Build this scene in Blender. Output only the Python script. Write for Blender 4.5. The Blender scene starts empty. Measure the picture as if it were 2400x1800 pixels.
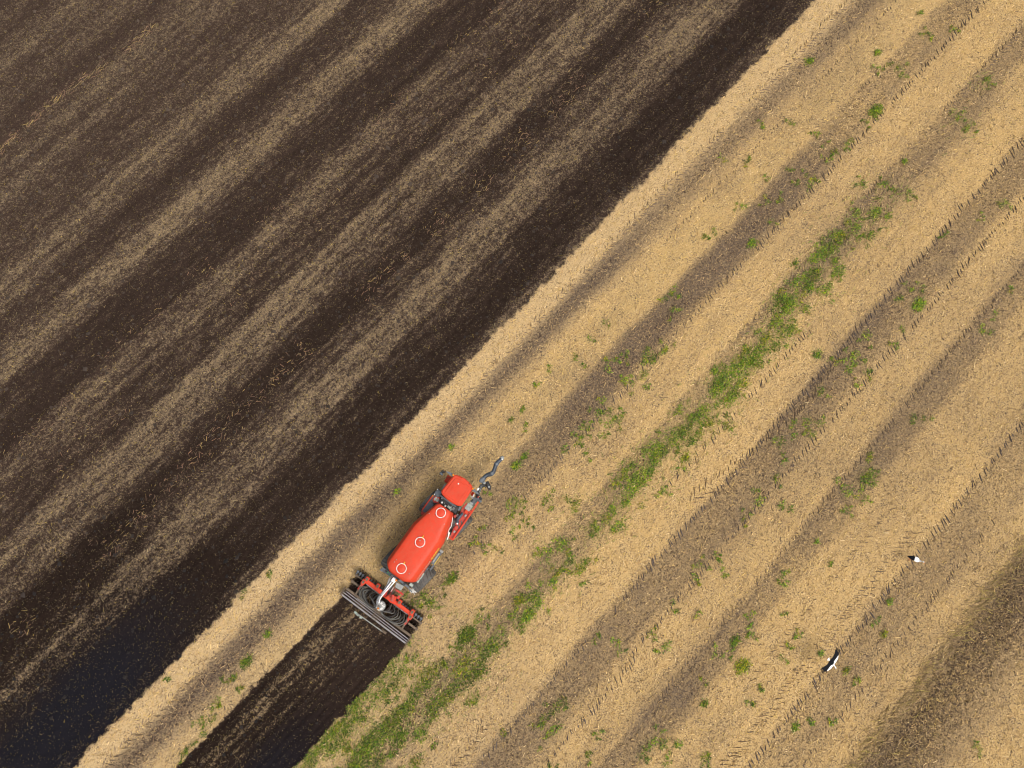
import bpy, bmesh, math, random
import numpy as np
from mathutils import Vector, Matrix

R = math.radians
SC = bpy.context.scene
COL = SC.collection
random.seed(7)
rng = np.random.default_rng(11)

# ------------------------------------------------------------------ camera
cam_data = bpy.data.cameras.new('drone_camera')
cam_data.sensor_width = 36.0
cam_data.lens = 25.0
cam_data.clip_end = 6000.0
cam = bpy.data.objects.new('drone_camera', cam_data)
cam.location = (0.0, 0.0, 51.0)
cam.rotation_euler = (R(12.0), 0.0, 0.0)
COL.objects.link(cam)
SC.camera = cam

# ------------------------------------------------------------------ world, sun, exposure
SUN_EL, SUN_AZ = 58.0, 125.0          # azimuth clockwise from +Y
world = bpy.data.worlds.new('World')
SC.world = world
world.use_nodes = True
wn, wl = world.node_tree.nodes, world.node_tree.links
wn.clear()
w_out = wn.new('ShaderNodeOutputWorld')
w_bg = wn.new('ShaderNodeBackground')
w_sky = wn.new('ShaderNodeTexSky')
w_sky.sky_type = 'NISHITA'
w_sky.sun_disc = False
w_sky.sun_elevation = R(SUN_EL)
w_sky.sun_rotation = R(SUN_AZ)
w_sky.air_density = 1.0
w_sky.dust_density = 6.0
w_hsv = wn.new('ShaderNodeHueSaturation')          # thin overcast: the blue is veiled
w_hsv.inputs['Saturation'].default_value = 0.35
w_bg.inputs['Strength'].default_value = 0.11
wl.new(w_sky.outputs[0], w_hsv.inputs['Color'])
wl.new(w_hsv.outputs[0], w_bg.inputs['Color'])
wl.new(w_bg.outputs[0], w_out.inputs['Surface'])

sun_data = bpy.data.lights.new('sun', 'SUN')
sun_data.energy = 1.6
sun_data.angle = R(30.0)
sun_data.color = (1.0, 0.95, 0.87)
sun = bpy.data.objects.new('sun', sun_data)
sdir = Vector((math.cos(R(SUN_EL)) * math.sin(R(SUN_AZ)), math.cos(R(SUN_EL)) * math.cos(R(SUN_AZ)), math.sin(R(SUN_EL))))
sun.rotation_euler = (-sdir).to_track_quat('-Z', 'Y').to_euler()
sun.location = sdir * 80
COL.objects.link(sun)

SC.view_settings.view_transform = 'Standard'
SC.view_settings.look = 'None'
SC.view_settings.exposure = 0.42
SC.view_settings.gamma = 1.0
SC.view_settings.use_curve_mapping = False
SC.cycles.filter_width = 1.0

# ------------------------------------------------------------------ helpers
ROW = R(46.7)                                   # direction of the cultivated rows
CD, SD = math.cos(ROW), math.sin(ROW)

def uv2xy(u, v):
    return u * SD + v * CD, -u * CD + v * SD

def xy2uv(x, y):
    return x * SD - y * CD, x * CD + y * SD

_T = rng.random((8, 256, 256)).astype(np.float32)

def vn(x, y, k=0):
    """smooth value noise, 0..1"""
    x = np.asarray(x, np.float64); y = np.asarray(y, np.float64)
    xi = np.floor(x).astype(np.int64); yi = np.floor(y).astype(np.int64)
    fx = x - xi; fy = y - yi
    fx = fx * fx * (3 - 2 * fx); fy = fy * fy * (3 - 2 * fy)
    t = _T[k]
    a = t[xi & 255, yi & 255]; b = t[(xi + 1) & 255, yi & 255]
    c = t[xi & 255, (yi + 1) & 255]; d = t[(xi + 1) & 255, (yi + 1) & 255]
    return (a * (1 - fx) + b * fx) * (1 - fy) + (c * (1 - fx) + d * fx) * fy

def sstep(x, a, b):
    t = np.clip((x - a) / (b - a), 0, 1)
    return t * t * (3 - 2 * t)

def lerp_profile(u, pts):
    xs = np.array([p[0] for p in pts]); ys = np.array([p[1] for p in pts])
    return np.interp(u, xs, ys)

def new_mat(name):
    m = bpy.data.materials.new(name)
    m.use_nodes = True
    nt = m.node_tree
    return m, nt, nt.nodes['Principled BSDF'], nt.nodes, nt.links

def paint(name, col, rough=0.5, metal=0.0, dirt=None, dirt_amt=0.0, var=0.12, scale=3.0, coat=0.0, bump=0.0, spec=0.4):
    """plain surface with uneven tone, a dusty film and a little roughness variation"""
    m, nt, b, N, L = new_mat(name)
    tc = N.new('ShaderNodeTexCoord')
    n = N.new('ShaderNodeTexNoise'); n.inputs['Scale'].default_value = scale; n.inputs['Detail'].default_value = 5
    L.new(tc.outputs['Object'], n.inputs['Vector'])
    mr = N.new('ShaderNodeMapRange')
    mr.inputs['From Min'].default_value = 0.3; mr.inputs['From Max'].default_value = 0.7
    mr.inputs['To Min'].default_value = 1 - var; mr.inputs['To Max'].default_value = 1 + var
    L.new(n.outputs['Fac'], mr.inputs['Value'])
    mul = N.new('ShaderNodeMix'); mul.data_type = 'RGBA'; mul.blend_type = 'MULTIPLY'
    mul.inputs['Factor'].default_value = 1.0
    mul.inputs[6].default_value = (*col, 1)
    L.new(mr.outputs[0], mul.inputs[7])
    out = mul.outputs[2]
    if dirt is not None:
        n2 = N.new('ShaderNodeTexNoise'); n2.inputs['Scale'].default_value = scale * 2.7; n2.inputs['Detail'].default_value = 8
        n2.inputs['Roughness'].default_value = 0.7
        L.new(tc.outputs['Object'], n2.inputs['Vector'])
        mr2 = N.new('ShaderNodeMapRange')
        mr2.inputs['From Min'].default_value = 0.42; mr2.inputs['From Max'].default_value = 0.72
        mr2.inputs['To Min'].default_value = 0.0; mr2.inputs['To Max'].default_value = dirt_amt
        L.new(n2.outputs['Fac'], mr2.inputs['Value'])
        mx = N.new('ShaderNodeMix'); mx.data_type = 'RGBA'
        L.new(mr2.outputs[0], mx.inputs['Factor'])
        L.new(out, mx.inputs[6]); mx.inputs[7].default_value = (*dirt, 1)
        out = mx.outputs[2]
    L.new(out, b.inputs['Base Color'])
    mr3 = N.new('ShaderNodeMapRange')
    mr3.inputs['To Min'].default_value = max(0.03, rough - 0.12); mr3.inputs['To Max'].default_value = min(1, rough + 0.12)
    L.new(n.outputs['Fac'], mr3.inputs['Value'])
    L.new(mr3.outputs[0], b.inputs['Roughness'])
    b.inputs['Specular IOR Level'].default_value = spec
    b.inputs['Metallic'].default_value = metal
    b.inputs['Coat Weight'].default_value = coat
    b.inputs['Coat Roughness'].default_value = 0.15
    if bump:
        bp = N.new('ShaderNodeBump'); bp.inputs['Strength'].default_value = bump; bp.inputs['Distance'].default_value = 0.02
        L.new(n.outputs['Fac'], bp.inputs['Height']); L.new(bp.outputs[0], b.inputs['Normal'])
    return m

class MB:
    """collects shapes (with material slots) and links them as ONE mesh object"""
    def __init__(self):
        self.v = []; self.f = []; self.m = []; self.mi = 0
    def add(self, vs, fs):
        o = len(self.v)
        self.v += [tuple(p) for p in vs]
        self.f += [tuple(i + o for i in f) for f in fs]
        self.m += [self.mi] * len(fs)
    def box(self, c, s, rz=0.0, ry=0.0, rx=0.0, ch=0.0):
        """box with chamfered vertical edges when ch > 0"""
        x, y, z = s[0] / 2, s[1] / 2, s[2] / 2
        if ch > 0:
            ch = min(ch, x * .9, y * .9, z * .9)
            ring = [(x, y - ch), (x - ch, y), (-x + ch, y), (-x, y - ch), (-x, -y + ch), (-x + ch, -y), (x - ch, -y), (x, -y + ch)]
            k = 1 - ch / max(x, y)
            vs = [(px, py, -z) for px, py in ring] + [(px, py, z - ch) for px, py in ring] + [(px * k, py * k, z) for px, py in ring]
            fs = [tuple(range(7, -1, -1)), tuple(range(16, 24))]
            for i in range(8):
                j = (i + 1) % 8
                fs += [(i, j, 8 + j, 8 + i), (8 + i, 8 + j, 16 + j, 16 + i)]
        else:
            vs = [(-x, -y, -z), (x, -y, -z), (x, y, -z), (-x, y, -z), (-x, -y, z), (x, -y, z), (x, y, z), (-x, y, z)]
            fs = [(3, 2, 1, 0), (4, 5, 6, 7), (0, 1, 5, 4), (1, 2, 6, 5), (2, 3, 7, 6), (3, 0, 4, 7)]
        M = Matrix.Translation(c) @ Matrix.Rotation(rz, 4, 'Z') @ Matrix.Rotation(ry, 4, 'Y') @ Matrix.Rotation(rx, 4, 'X')
        self.add([M @ Vector(p) for p in vs], fs)
        return self
    def bar(self, a, b, w, h=None):
        a, b = Vector(a), Vector(b); d = b - a
        h = w if h is None else h
        q = d.to_track_quat('X', 'Z')
        x = d.length / 2
        vs = []
        for sx in (-x, x):
            for sy, sz in ((-1, -1), (1, -1), (1, 1), (-1, 1)):
                vs.append((a + b) / 2 + q @ Vector((sx, sy * w / 2, sz * h / 2)))
        self.add(vs, [(0, 1, 2, 3), (7, 6, 5, 4), (0, 4, 5, 1), (1, 5, 6, 2), (2, 6, 7, 3), (3, 7, 4, 0)])
        return self
    def tube(self, pts, r, n=8, cap=True, smooth=0):
        P = [Vector(p) for p in pts]
        if smooth:
            Q = []
            for i in range(len(P) - 1):
                p0 = P[max(i - 1, 0)]; p1 = P[i]; p2 = P[i + 1]; p3 = P[min(i + 2, len(P) - 1)]
                for k in range(smooth):
                    t = k / smooth
                    Q.append(0.5 * (2 * p1 + (p2 - p0) * t + (2 * p0 - 5 * p1 + 4 * p2 - p3) * t * t + (3 * p1 - p0 - 3 * p2 + p3) * t ** 3))
            Q.append(P[-1]); P = Q
        m = len(P)
        rs = [r] * m if not hasattr(r, '__len__') else list(r)
        if len(rs) != m:
            rs = list(np.interp(np.linspace(0, 1, m), np.linspace(0, 1, len(rs)), rs))
        vs, fs = [], []
        up = Vector((0, 0, 1))
        t0 = (P[1] - P[0]).normalized()
        side = t0.cross(up)
        if side.length < 1e-3: side = t0.cross(Vector((1, 0, 0)))
        side.normalize()
        for i in range(m):
            t = (P[min(i + 1, m - 1)] - P[max(i - 1, 0)]).normalized()
            side = (side - t * side.dot(t)).normalized()
            nn = t.cross(side)
            for k in range(n):
                a = 2 * math.pi * k / n
                vs.append(P[i] + side * (rs[i] * math.cos(a)) + nn * (rs[i] * math.sin(a)))
        for i in range(m - 1):
            for k in range(n):
                k2 = (k + 1) % n
                fs.append((i * n + k, i * n + k2, (i + 1) * n + k2, (i + 1) * n + k))
        if cap:
            fs.append(tuple(range(n - 1, -1, -1))); fs.append(tuple((m - 1) * n + k for k in range(n)))
        self.add(vs, fs)
        return self
    def lathe(self, prof, c=(0, 0, 0), axis='Z', n=24, rot=None):
        """prof: (radius, height) pairs from one end to the other"""
        vs, fs = [], []
        for r, h in prof:
            for k in range(n):
                a = 2 * math.pi * k / n
                p = (r * math.cos(a), r * math.sin(a), h)
                if axis == 'Y': p = (p[0], p[2], -p[1])
                if axis == 'X': p = (p[2], p[0], p[1])
                vs.append(p)
        m = len(prof)
        for i in range(m - 1):
            for k in range(n):
                k2 = (k + 1) % n
                fs.append((i * n + k, i * n + k2, (i + 1) * n + k2, (i + 1) * n + k))
        if prof[0][0] > 1e-4: fs.append(tuple(range(n - 1, -1, -1)))
        if prof[-1][0] > 1e-4: fs.append(tuple((m - 1) * n + k for k in range(n)))
        M = Matrix.Translation(c)
        if rot is not None: M = M @ rot
        self.add([M @ Vector(p) for p in vs], fs)
        return self
    def prism(self, poly, z0, z1, inset=0.0, iz=0.0):
        """polygon pulled up from z0 to z1, its top edge drawn in by inset over iz"""
        n = len(poly)
        cx = sum(p[0] for p in poly) / n; cy = sum(p[1] for p in poly) / n
        rings = [[(x, y, z0) for x, y in poly], [(x, y, z1 - iz) for x, y in poly]]
        if inset:
            sc = [(cx + (x - cx) * (1 - inset / max(.01, math.hypot(x - cx, y - cy))), cy + (y - cy) * (1 - inset / max(.01, math.hypot(x - cx, y - cy)))) for x, y in poly]
            rings.append([(x, y, z1) for x, y in sc])
        vs = [p for r in rings for p in r]
        fs = [tuple(range(n - 1, -1, -1)), tuple((len(rings) - 1) * n + k for k in range(n))]
        for i in range(len(rings) - 1):
            for k in range(n):
                k2 = (k + 1) % n
                fs.append((i * n + k, i * n + k2, (i + 1) * n + k2, (i + 1) * n + k))
        self.add(vs, fs)
        return self
    def mesh(self, name, mats, angle=35):
        me = bpy.data.meshes.new(name)
        me.from_pydata(self.v, [], self.f)
        for m in (mats if isinstance(mats, (list, tuple)) else [mats]): me.materials.append(m)
        me.polygons.foreach_set('material_index', self.m)
        bm = bmesh.new(); bm.from_mesh(me)
        bmesh.ops.recalc_face_normals(bm, faces=bm.faces)
        bm.to_mesh(me); bm.free()
        me.shade_smooth()
        me.set_sharp_from_angle(angle=R(angle))
        me.update()
        return me
    def build(self, name, mats, parent=None, angle=35):
        return link(name, self.mesh(name, mats, angle), parent)

def link(name, me, parent=None, loc=None, rot=None):
    o = bpy.data.objects.new(name, me)
    COL.objects.link(o)
    if parent: o.parent = parent
    if loc: o.location = loc
    if rot: o.rotation_euler = rot
    return o

def tag(o, label=None, cat=None, group=None, kind=None):
    if label: o['label'] = label
    if cat: o['category'] = cat
    if group: o['group'] = group
    if kind: o['kind'] = kind
    return o

def empty(name, loc, rz=0.0):
    o = bpy.data.objects.new(name, None)
    o.empty_display_size = 0.3
    o.location = loc; o.rotation_euler = (0, 0, rz)
    COL.objects.link(o)
    return o

def soup(name, verts, faces_per, mat, parent=None, tint=None):
    """many separate small faces of faces_per corners, joined into one mesh (numpy)"""
    n = len(verts); nf = n // faces_per
    me = bpy.data.meshes.new(name)
    me.vertices.add(n); me.vertices.foreach_set('co', np.ascontiguousarray(verts, np.float32).ravel())
    me.loops.add(n); me.loops.foreach_set('vertex_index', np.arange(n, dtype=np.int32))
    me.polygons.add(nf)
    me.polygons.foreach_set('loop_start', np.arange(0, n, faces_per, dtype=np.int32))
    if tint is not None:
        a = me.attributes.new('tint', 'FLOAT_COLOR', 'POINT')
        c = np.ones((n, 4), np.float32); c[:, :3] = np.repeat(tint, faces_per, axis=0)
        a.data.foreach_set('color', c.ravel())
    me.materials.append(mat)
    me.update(calc_edges=True)
    me.validate()
    return link(name, me, parent)

# weeds in the field: u, v, radius
WEED_DATA = '''2.6 30.7 0.44;3.4 29.6 0.66;3.6 28.6 0.55;2.8 28.3 0.44;4.7 29.3 0.44;4.6 31.1 0.55;3.4 26.9 0.49;3.1 26.4 0.55;2.7 26.4 0.33;2.9 25.4 0.22;3.7 26.4 0.55;4.6 27.2 0.33;3.7 24.9 0.49;4.6 24.7 0.66;3.9 23.4 0.49;4.8 23.3 0.44;5.0 25.3 0.33;4.2 22.3 0.55;3.9 21.4 0.49;4.4 21.3 0.55;4.0 20.7 0.55;3.8 19.7 0.66;3.4 18.9 0.55;3.6 18.2 0.60;3.8 17.6 0.49;4.9 17.9 0.55;4.9 19.5 0.44;4.8 18.5 0.44;4.1 15.8 0.55;4.9 15.6 0.44;3.8 15.0 0.44;4.1 13.9 0.55;4.9 13.6 0.44;5.3 12.4 0.33;4.9 14.5 0.33;6.0 16.3 0.22;9.5 33.8 0.33;10.7 33.5 0.44;10.4 33.0 0.44;9.2 32.4 0.27;10.0 34.5 0.27;9.3 28.6 0.44;9.5 26.7 0.55;11.0 26.5 0.38;9.9 25.7 0.44;8.9 25.5 0.33;7.5 25.0 0.44;9.4 23.0 0.38;10.1 20.5 0.44;10.8 21.1 0.33;10.0 19.1 0.33;9.6 18.1 0.44;10.9 20.0 0.33;11.1 29.4 0.16;10.8 30.9 0.16;15.5 26.1 0.33;16.1 26.5 0.22;15.7 20.4 0.66;15.6 20.0 0.44;15.6 20.9 0.33;15.3 18.5 0.44;15.9 19.2 0.33;16.5 19.1 0.27;16.0 17.5 0.22;11.1 13.7 0.44;10.9 15.8 0.33;15.2 36.7 0.27;15.0 38.8 0.22;15.8 35.1 0.33;10.6 17.0 0.16;11.1 25.3 0.22;13.1 14.8 0.33;-4.7 48.3 0.24;-8.2 43.9 0.33;-2.9 52.4 0.22;-2.4 52.6 0.16;-1.4 54.4 0.22;-2.6 48.4 0.38;-2.0 47.9 0.27;-1.6 44.4 0.33;-1.6 43.6 0.44;-1.5 42.7 0.27;-3.7 47.2 0.22;-1.4 40.5 0.33;-1.4 40.0 0.27;-1.8 38.9 0.38;2.8 42.0 0.22;2.8 39.4 0.27;1.5 38.2 0.27;3.7 39.4 0.16;-1.7 37.8 0.22;-1.5 35.9 0.27;-2.1 35.8 0.22;-1.4 35.3 0.33;-4.0 30.4 0.38;-1.7 30.8 0.27;-1.6 28.5 0.33;-4.2 27.1 0.22;-4.6 26.3 0.16;-2.3 32.9 0.22;-2.9 31.9 0.27;-4.1 33.4 0.22;-6.2 33.4 0.22;-7.6 32.4 0.27;-5.9 38.5 0.22;-7.5 36.9 0.16;2.7 36.0 0.33;3.7 36.8 0.55;4.6 37.4 0.33;3.4 34.9 0.44;3.1 33.6 0.55;2.6 33.3 0.44;3.0 32.1 0.66;2.7 31.5 0.44;4.6 35.2 0.38;3.5 48.0 0.27;4.6 47.6 0.33;-4.4 53.7 0.16;10.0 42.3 0.22;8.7 39.0 0.22;10.5 44.6 0.33;4.6 40.1 0.27;-2.2 34.7 0.22;-3.5 35.2 0.16;-3.9 39.1 0.16;3.2 52.3 0.33;-3.5 21.2 0.33;-3.6 20.5 0.27;-2.5 20.3 0.33;-5.6 16.1 0.22;-5.6 14.3 0.20;-5.5 12.7 0.16;-4.7 12.5 0.16;-1.2 16.5 0.55;-1.7 16.3 0.33;-1.0 17.6 0.33;-2.7 15.1 0.27;-3.2 13.6 0.27;-3.2 14.3 0.22;-0.9 15.0 0.44;-1.7 13.8 0.16;-1.1 14.0 0.33;-1.7 11.5 0.33;-1.3 10.6 0.33;-0.3 10.7 0.44;-0.0 11.5 0.27;-0.9 11.3 0.33;-5.6 5.9 0.15;-4.6 6.3 0.16;-5.5 6.9 0.16;-6.0 9.2 0.16;-1.2 9.3 0.33;-1.1 8.5 0.33;-0.2 9.5 0.27;-1.2 6.9 0.22;-0.1 7.8 0.27;-1.0 7.9 0.22;-3.1 4.7 0.24;-3.0 3.9 0.27;-3.3 3.6 0.22;-7.4 1.5 0.20;-8.0 -3.4 0.20;2.8 14.8 0.22;3.8 13.2 0.66;3.3 11.6 0.55;3.9 11.8 0.44;3.8 11.0 0.44;2.8 11.0 0.27;2.9 9.4 0.33;2.9 8.6 0.33;2.9 7.7 0.38;4.0 9.3 0.66;3.6 8.7 0.44;4.1 10.0 0.33;4.1 8.0 0.44;0.1 3.5 0.38;1.8 4.7 0.33;-1.2 2.0 0.33;-1.1 1.4 0.33;-1.6 1.3 0.27;5.7 9.7 0.27;-3.1 1.0 0.16;4.3 7.1 0.33;3.8 6.1 0.22;-6.1 10.5 0.22;5.0 5.7 0.38;4.1 5.4 0.38;3.7 4.4 0.22;4.1 3.9 0.24;3.0 1.9 0.44;4.1 1.5 0.33;5.0 1.6 0.44;5.0 2.3 0.27;4.1 0.3 0.33;4.2 -0.3 0.33;2.7 1.0 0.27;2.2 0.4 0.16;3.4 -2.8 0.38;4.0 -2.1 0.55;4.5 -2.1 0.33;4.5 -3.2 0.44;4.5 -3.6 0.33;3.7 -3.9 0.33;4.6 -4.0 0.27;4.0 -5.1 0.22;2.2 -5.6 0.33;-1.0 -4.8 0.33;-1.1 -5.7 0.27;-0.9 -7.1 0.38;-1.7 -7.2 0.44;-1.7 -7.9 0.27;-1.6 -2.2 0.16;-0.9 -2.0 0.22;-1.8 -1.0 0.22;-0.9 0.9 0.33;0.3 1.3 0.22;-0.2 -1.5 0.22;0.3 0.1 0.22;2.3 -6.6 0.55;2.4 -7.4 0.55;2.5 -7.9 0.33;3.3 -7.0 0.22;4.1 -6.6 0.55;4.3 -6.0 0.33;4.2 -7.3 0.44;3.6 -8.5 0.77;4.5 -8.6 0.55;4.1 -9.8 0.66;4.1 -10.8 0.55;3.8 -11.7 0.55;4.2 -12.2 0.44;2.2 -10.6 0.66;2.4 -11.8 0.55;2.6 -12.6 0.44;2.3 -9.5 0.33;2.7 -13.4 0.55;2.5 -14.1 0.66;2.4 -15.0 0.66;2.6 -15.8 0.77;2.5 -16.9 0.77;2.6 -17.6 0.88;3.7 -14.8 0.55;4.4 -13.5 0.55;5.4 -15.0 0.44;0.9 -12.4 0.33;0.9 -13.1 0.44;0.8 -13.9 0.44;0.8 -11.6 0.38;0.8 -10.4 0.27;-0.2 -11.3 0.33;-0.3 -12.3 0.44;-0.1 -13.3 0.44;-0.1 -14.4 0.55;-0.0 -15.3 0.55;-0.2 -15.8 0.44;0.9 -15.6 0.44;0.6 -16.3 0.44;0.8 -17.1 0.55;3.6 -16.7 0.55;8.9 -1.3 0.22;10.2 -0.2 0.27;11.4 1.7 0.27;12.7 1.7 0.33;10.6 -0.7 0.22;9.9 -6.4 0.44;9.9 -5.6 0.33;10.8 -7.1 0.44;10.6 -7.9 0.33;9.8 -7.8 0.27;8.5 -9.7 0.22;13.1 -5.2 0.22;16.6 -2.9 0.44;15.9 -3.8 0.44;16.0 -3.2 0.33;15.9 -4.5 0.27;17.5 -3.7 0.33;13.4 -7.0 0.16;12.0 -9.1 0.22;11.2 4.3 0.22;5.5 -9.4 0.16;-0.4 -9.8 0.22;11.3 6.6 0.24;11.1 12.0 0.24;15.8 14.3 0.15;15.5 10.9 0.22;15.8 10.4 0.20;15.9 5.3 0.31;16.1 4.7 0.22;16.0 6.5 0.20;15.6 7.1 0.22;15.4 3.7 0.27;17.3 4.4 0.44;17.0 4.6 0.33;16.9 0.8 0.22;18.9 2.9 0.20;18.5 8.7 0.22;18.9 7.6 0.15;20.6 8.7 0.18;22.0 14.6 0.20;22.1 12.8 0.22;23.0 12.6 0.22;22.5 9.0 0.20;23.3 8.9 0.13;22.2 3.9 0.24;22.6 4.9 0.15;23.9 5.8 0.13;18.8 6.6 0.22;19.0 -1.8 0.27;19.3 -1.7 0.22;18.9 4.2 0.16;17.5 13.7 0.13;17.3 9.1 0.15;16.2 1.8 0.20;12.9 4.7 0.18;10.9 7.5 0.27;11.2 8.8 0.16;12.2 8.4 0.20;32.0 11.1 0.22;16.5 6.4 0.16;-7.6 -16.2 0.22;-7.3 -18.4 0.38;-6.8 -22.0 0.27;-6.3 -22.4 0.33;-6.7 -22.9 0.33;-7.7 -20.3 0.16;-6.3 -20.0 0.16;-7.1 -19.7 0.13;-10.8 -15.4 0.20;-10.5 -13.5 0.13;-10.3 -22.7 0.13;-6.1 -25.2 0.27;-6.0 -23.4 0.27;-6.1 -24.4 0.22;-6.9 -21.4 0.22;0.1 -17.8 0.55;0.1 -18.7 0.55;0.1 -17.1 0.44;0.1 -19.4 0.55;0.9 -18.3 0.55;0.4 -19.9 0.44'''

# ================================================================== THE FIELD
VEH = Vector((-5.994, -0.446, 0.0)); VROT = R(55.16)
VC, VS = math.cos(VROT), math.sin(VROT)

def veh_local(x, y):
    dx, dy = x - VEH.x, y - VEH.y
    return dx * VC + dy * VS, -dx * VS + dy * VC

# share of the surface that is straw, across the rows (u, metres): tilled side, then stubble
TILLED = [(-90, .3), (-66, .36), (-62, .25), (-59, .36), (-57.9, .18), (-56.6, .38), (-55.5, .56), (-54, .42), (-52, .4), (-50.8, .15), (-49.8, .36),
          (-48.7, .48), (-47.4, .38), (-46.4, .5), (-45.6, .3), (-44.4, .22), (-42.6, .28), (-41.6, .46), (-40.8, .62), (-39.8, .5), (-38.8, .2),
          (-38.1, .1), (-37.2, .28), (-36.3, .55), (-35.2, .6), (-34.5, .46), (-33.8, .13), (-32.2, .12), (-31.4, .07), (-30.6, .05), (-30.1, .38),
          (-29.3, .5), (-28.3, .4), (-27, .27), (-25.7, .25), (-25, .48), (-24.4, .6), (-23.8, .4), (-22.9, .5), (-22.1, .34), (-21.4, .13),
          (-20.3, .11), (-19.4, .27), (-18.4, .34), (-17.6, .58), (-16.8, .48), (-16, .4), (-15.1, .22), (-14.4, .07), (-12.7, .03), (-12.2, .13),
          (-11.6, .32), (-11, .38), (-9, .38)]
STUBBLE = [(-12, .95), (-9.8, .95), (-9.2, .82), (-8.8, .66), (-8.3, .58), (-7.8, .66), (-7.1, .82), (-6.5, .8), (-6.2, .88), (-4.8, .92), (-3.8, .84), (-3.5, .66),
           (-2.4, .62), (-1.4, .66), (-1, .8), (-.4, .9), (1.8, .88), (2.3, .74), (2.9, .68), (4.1, .7), (4.8, .88), (8.1, .9), (8.6, .7), (9.6, .64),
           (10.8, .7), (11.3, .8), (11.8, .9), (14, .9), (14.6, .74), (15.3, .68), (16.2, .7), (16.9, .9), (21.1, .92), (21.7, .7), (23.4, .74), (24.4, .86),
           (26, .86), (26.2, .8), (27.2, .52), (28.2, .42), (29.2, .48), (30.8, .74), (31.2, .84), (60, .84)]
LITTER = [(-12, -.3), (-9.8, -.25), (-9.3, .15), (-8.8, .8), (-8.3, 1.0), (-7.8, .75), (-6.8, .12), (-4, .08), (-3.7, .55), (-3.2, .85), (-1.7, .75), (-1, .2), (-.4, .05), (1.9, .1),
          (2.5, .55), (4, .55), (4.8, .15), (8.1, .1), (8.7, .7), (10.6, .6), (11.3, .2), (12, .05), (14, .1), (14.7, .55), (16.1, .55), (16.8, .1), (21, .0),
          (21.7, .35), (23.5, .25), (24.4, .1), (26, .1), (26.2, .2), (27.2, .75), (28.6, .85), (29.6, .6), (31.4, .15), (60, .15)]
RUTS = [(-9.5, .35, .03), (-6.5, .2, .02), (-1.1, .3, .03), (2.4, .25, .02), (5.9, .25, .015), (8.5, .3, .035), (11.3, .3, .03), (14.5, .3, .025), (21.5, .3, .035), (24.0, .25, .015)]

WEEDS = np.array([[float(t) for t in s.split()] for s in WEED_DATA.split(';')])

def edge_u(u, v):
    """ragged line where the tilled soil meets the stubble"""
    return -10.85 - .012 * np.clip(v - 5, 0, 60) - .0004 * np.clip(v - 30, 0, 60) ** 2 + .30 * (vn(v * .53, u * .5, 1) - .5) + .14 * (vn(v * 1.9, u * 1.9, 2) - .5) + .34 * (vn(v * 4.7, u * 4.7, 3) - .5)

def strip_mask(x, y, u, v):
    """the strip just worked behind the implement, 0..1"""
    lx, ly = veh_local(x, y)
    j = .3 * (vn(v * 1.3, u * 1.3, 4) - .5) + .25 * (vn(v * 4, u * 4, 5) - .5)
    a = np.clip((u + 5.78 + j) / .12, -1, 1) * .5 + .5
    b = np.clip((-.22 + j - u) / .12, -1, 1) * .5 + .5
    c = np.clip((-4.35 - lx + .4 * j) / .15, -1, 1) * .5 + .5
    # the implement's own working width where it stands, skewed to the rows
    inside = np.clip((2.75 - np.abs(ly + .1) + .3 * j) / .12, -1, 1) * .5 + .5
    w = sstep(lx, -8.5, -6.5)
    a2 = a * b * (1 - w) + inside * w
    return a2 * c

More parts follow.
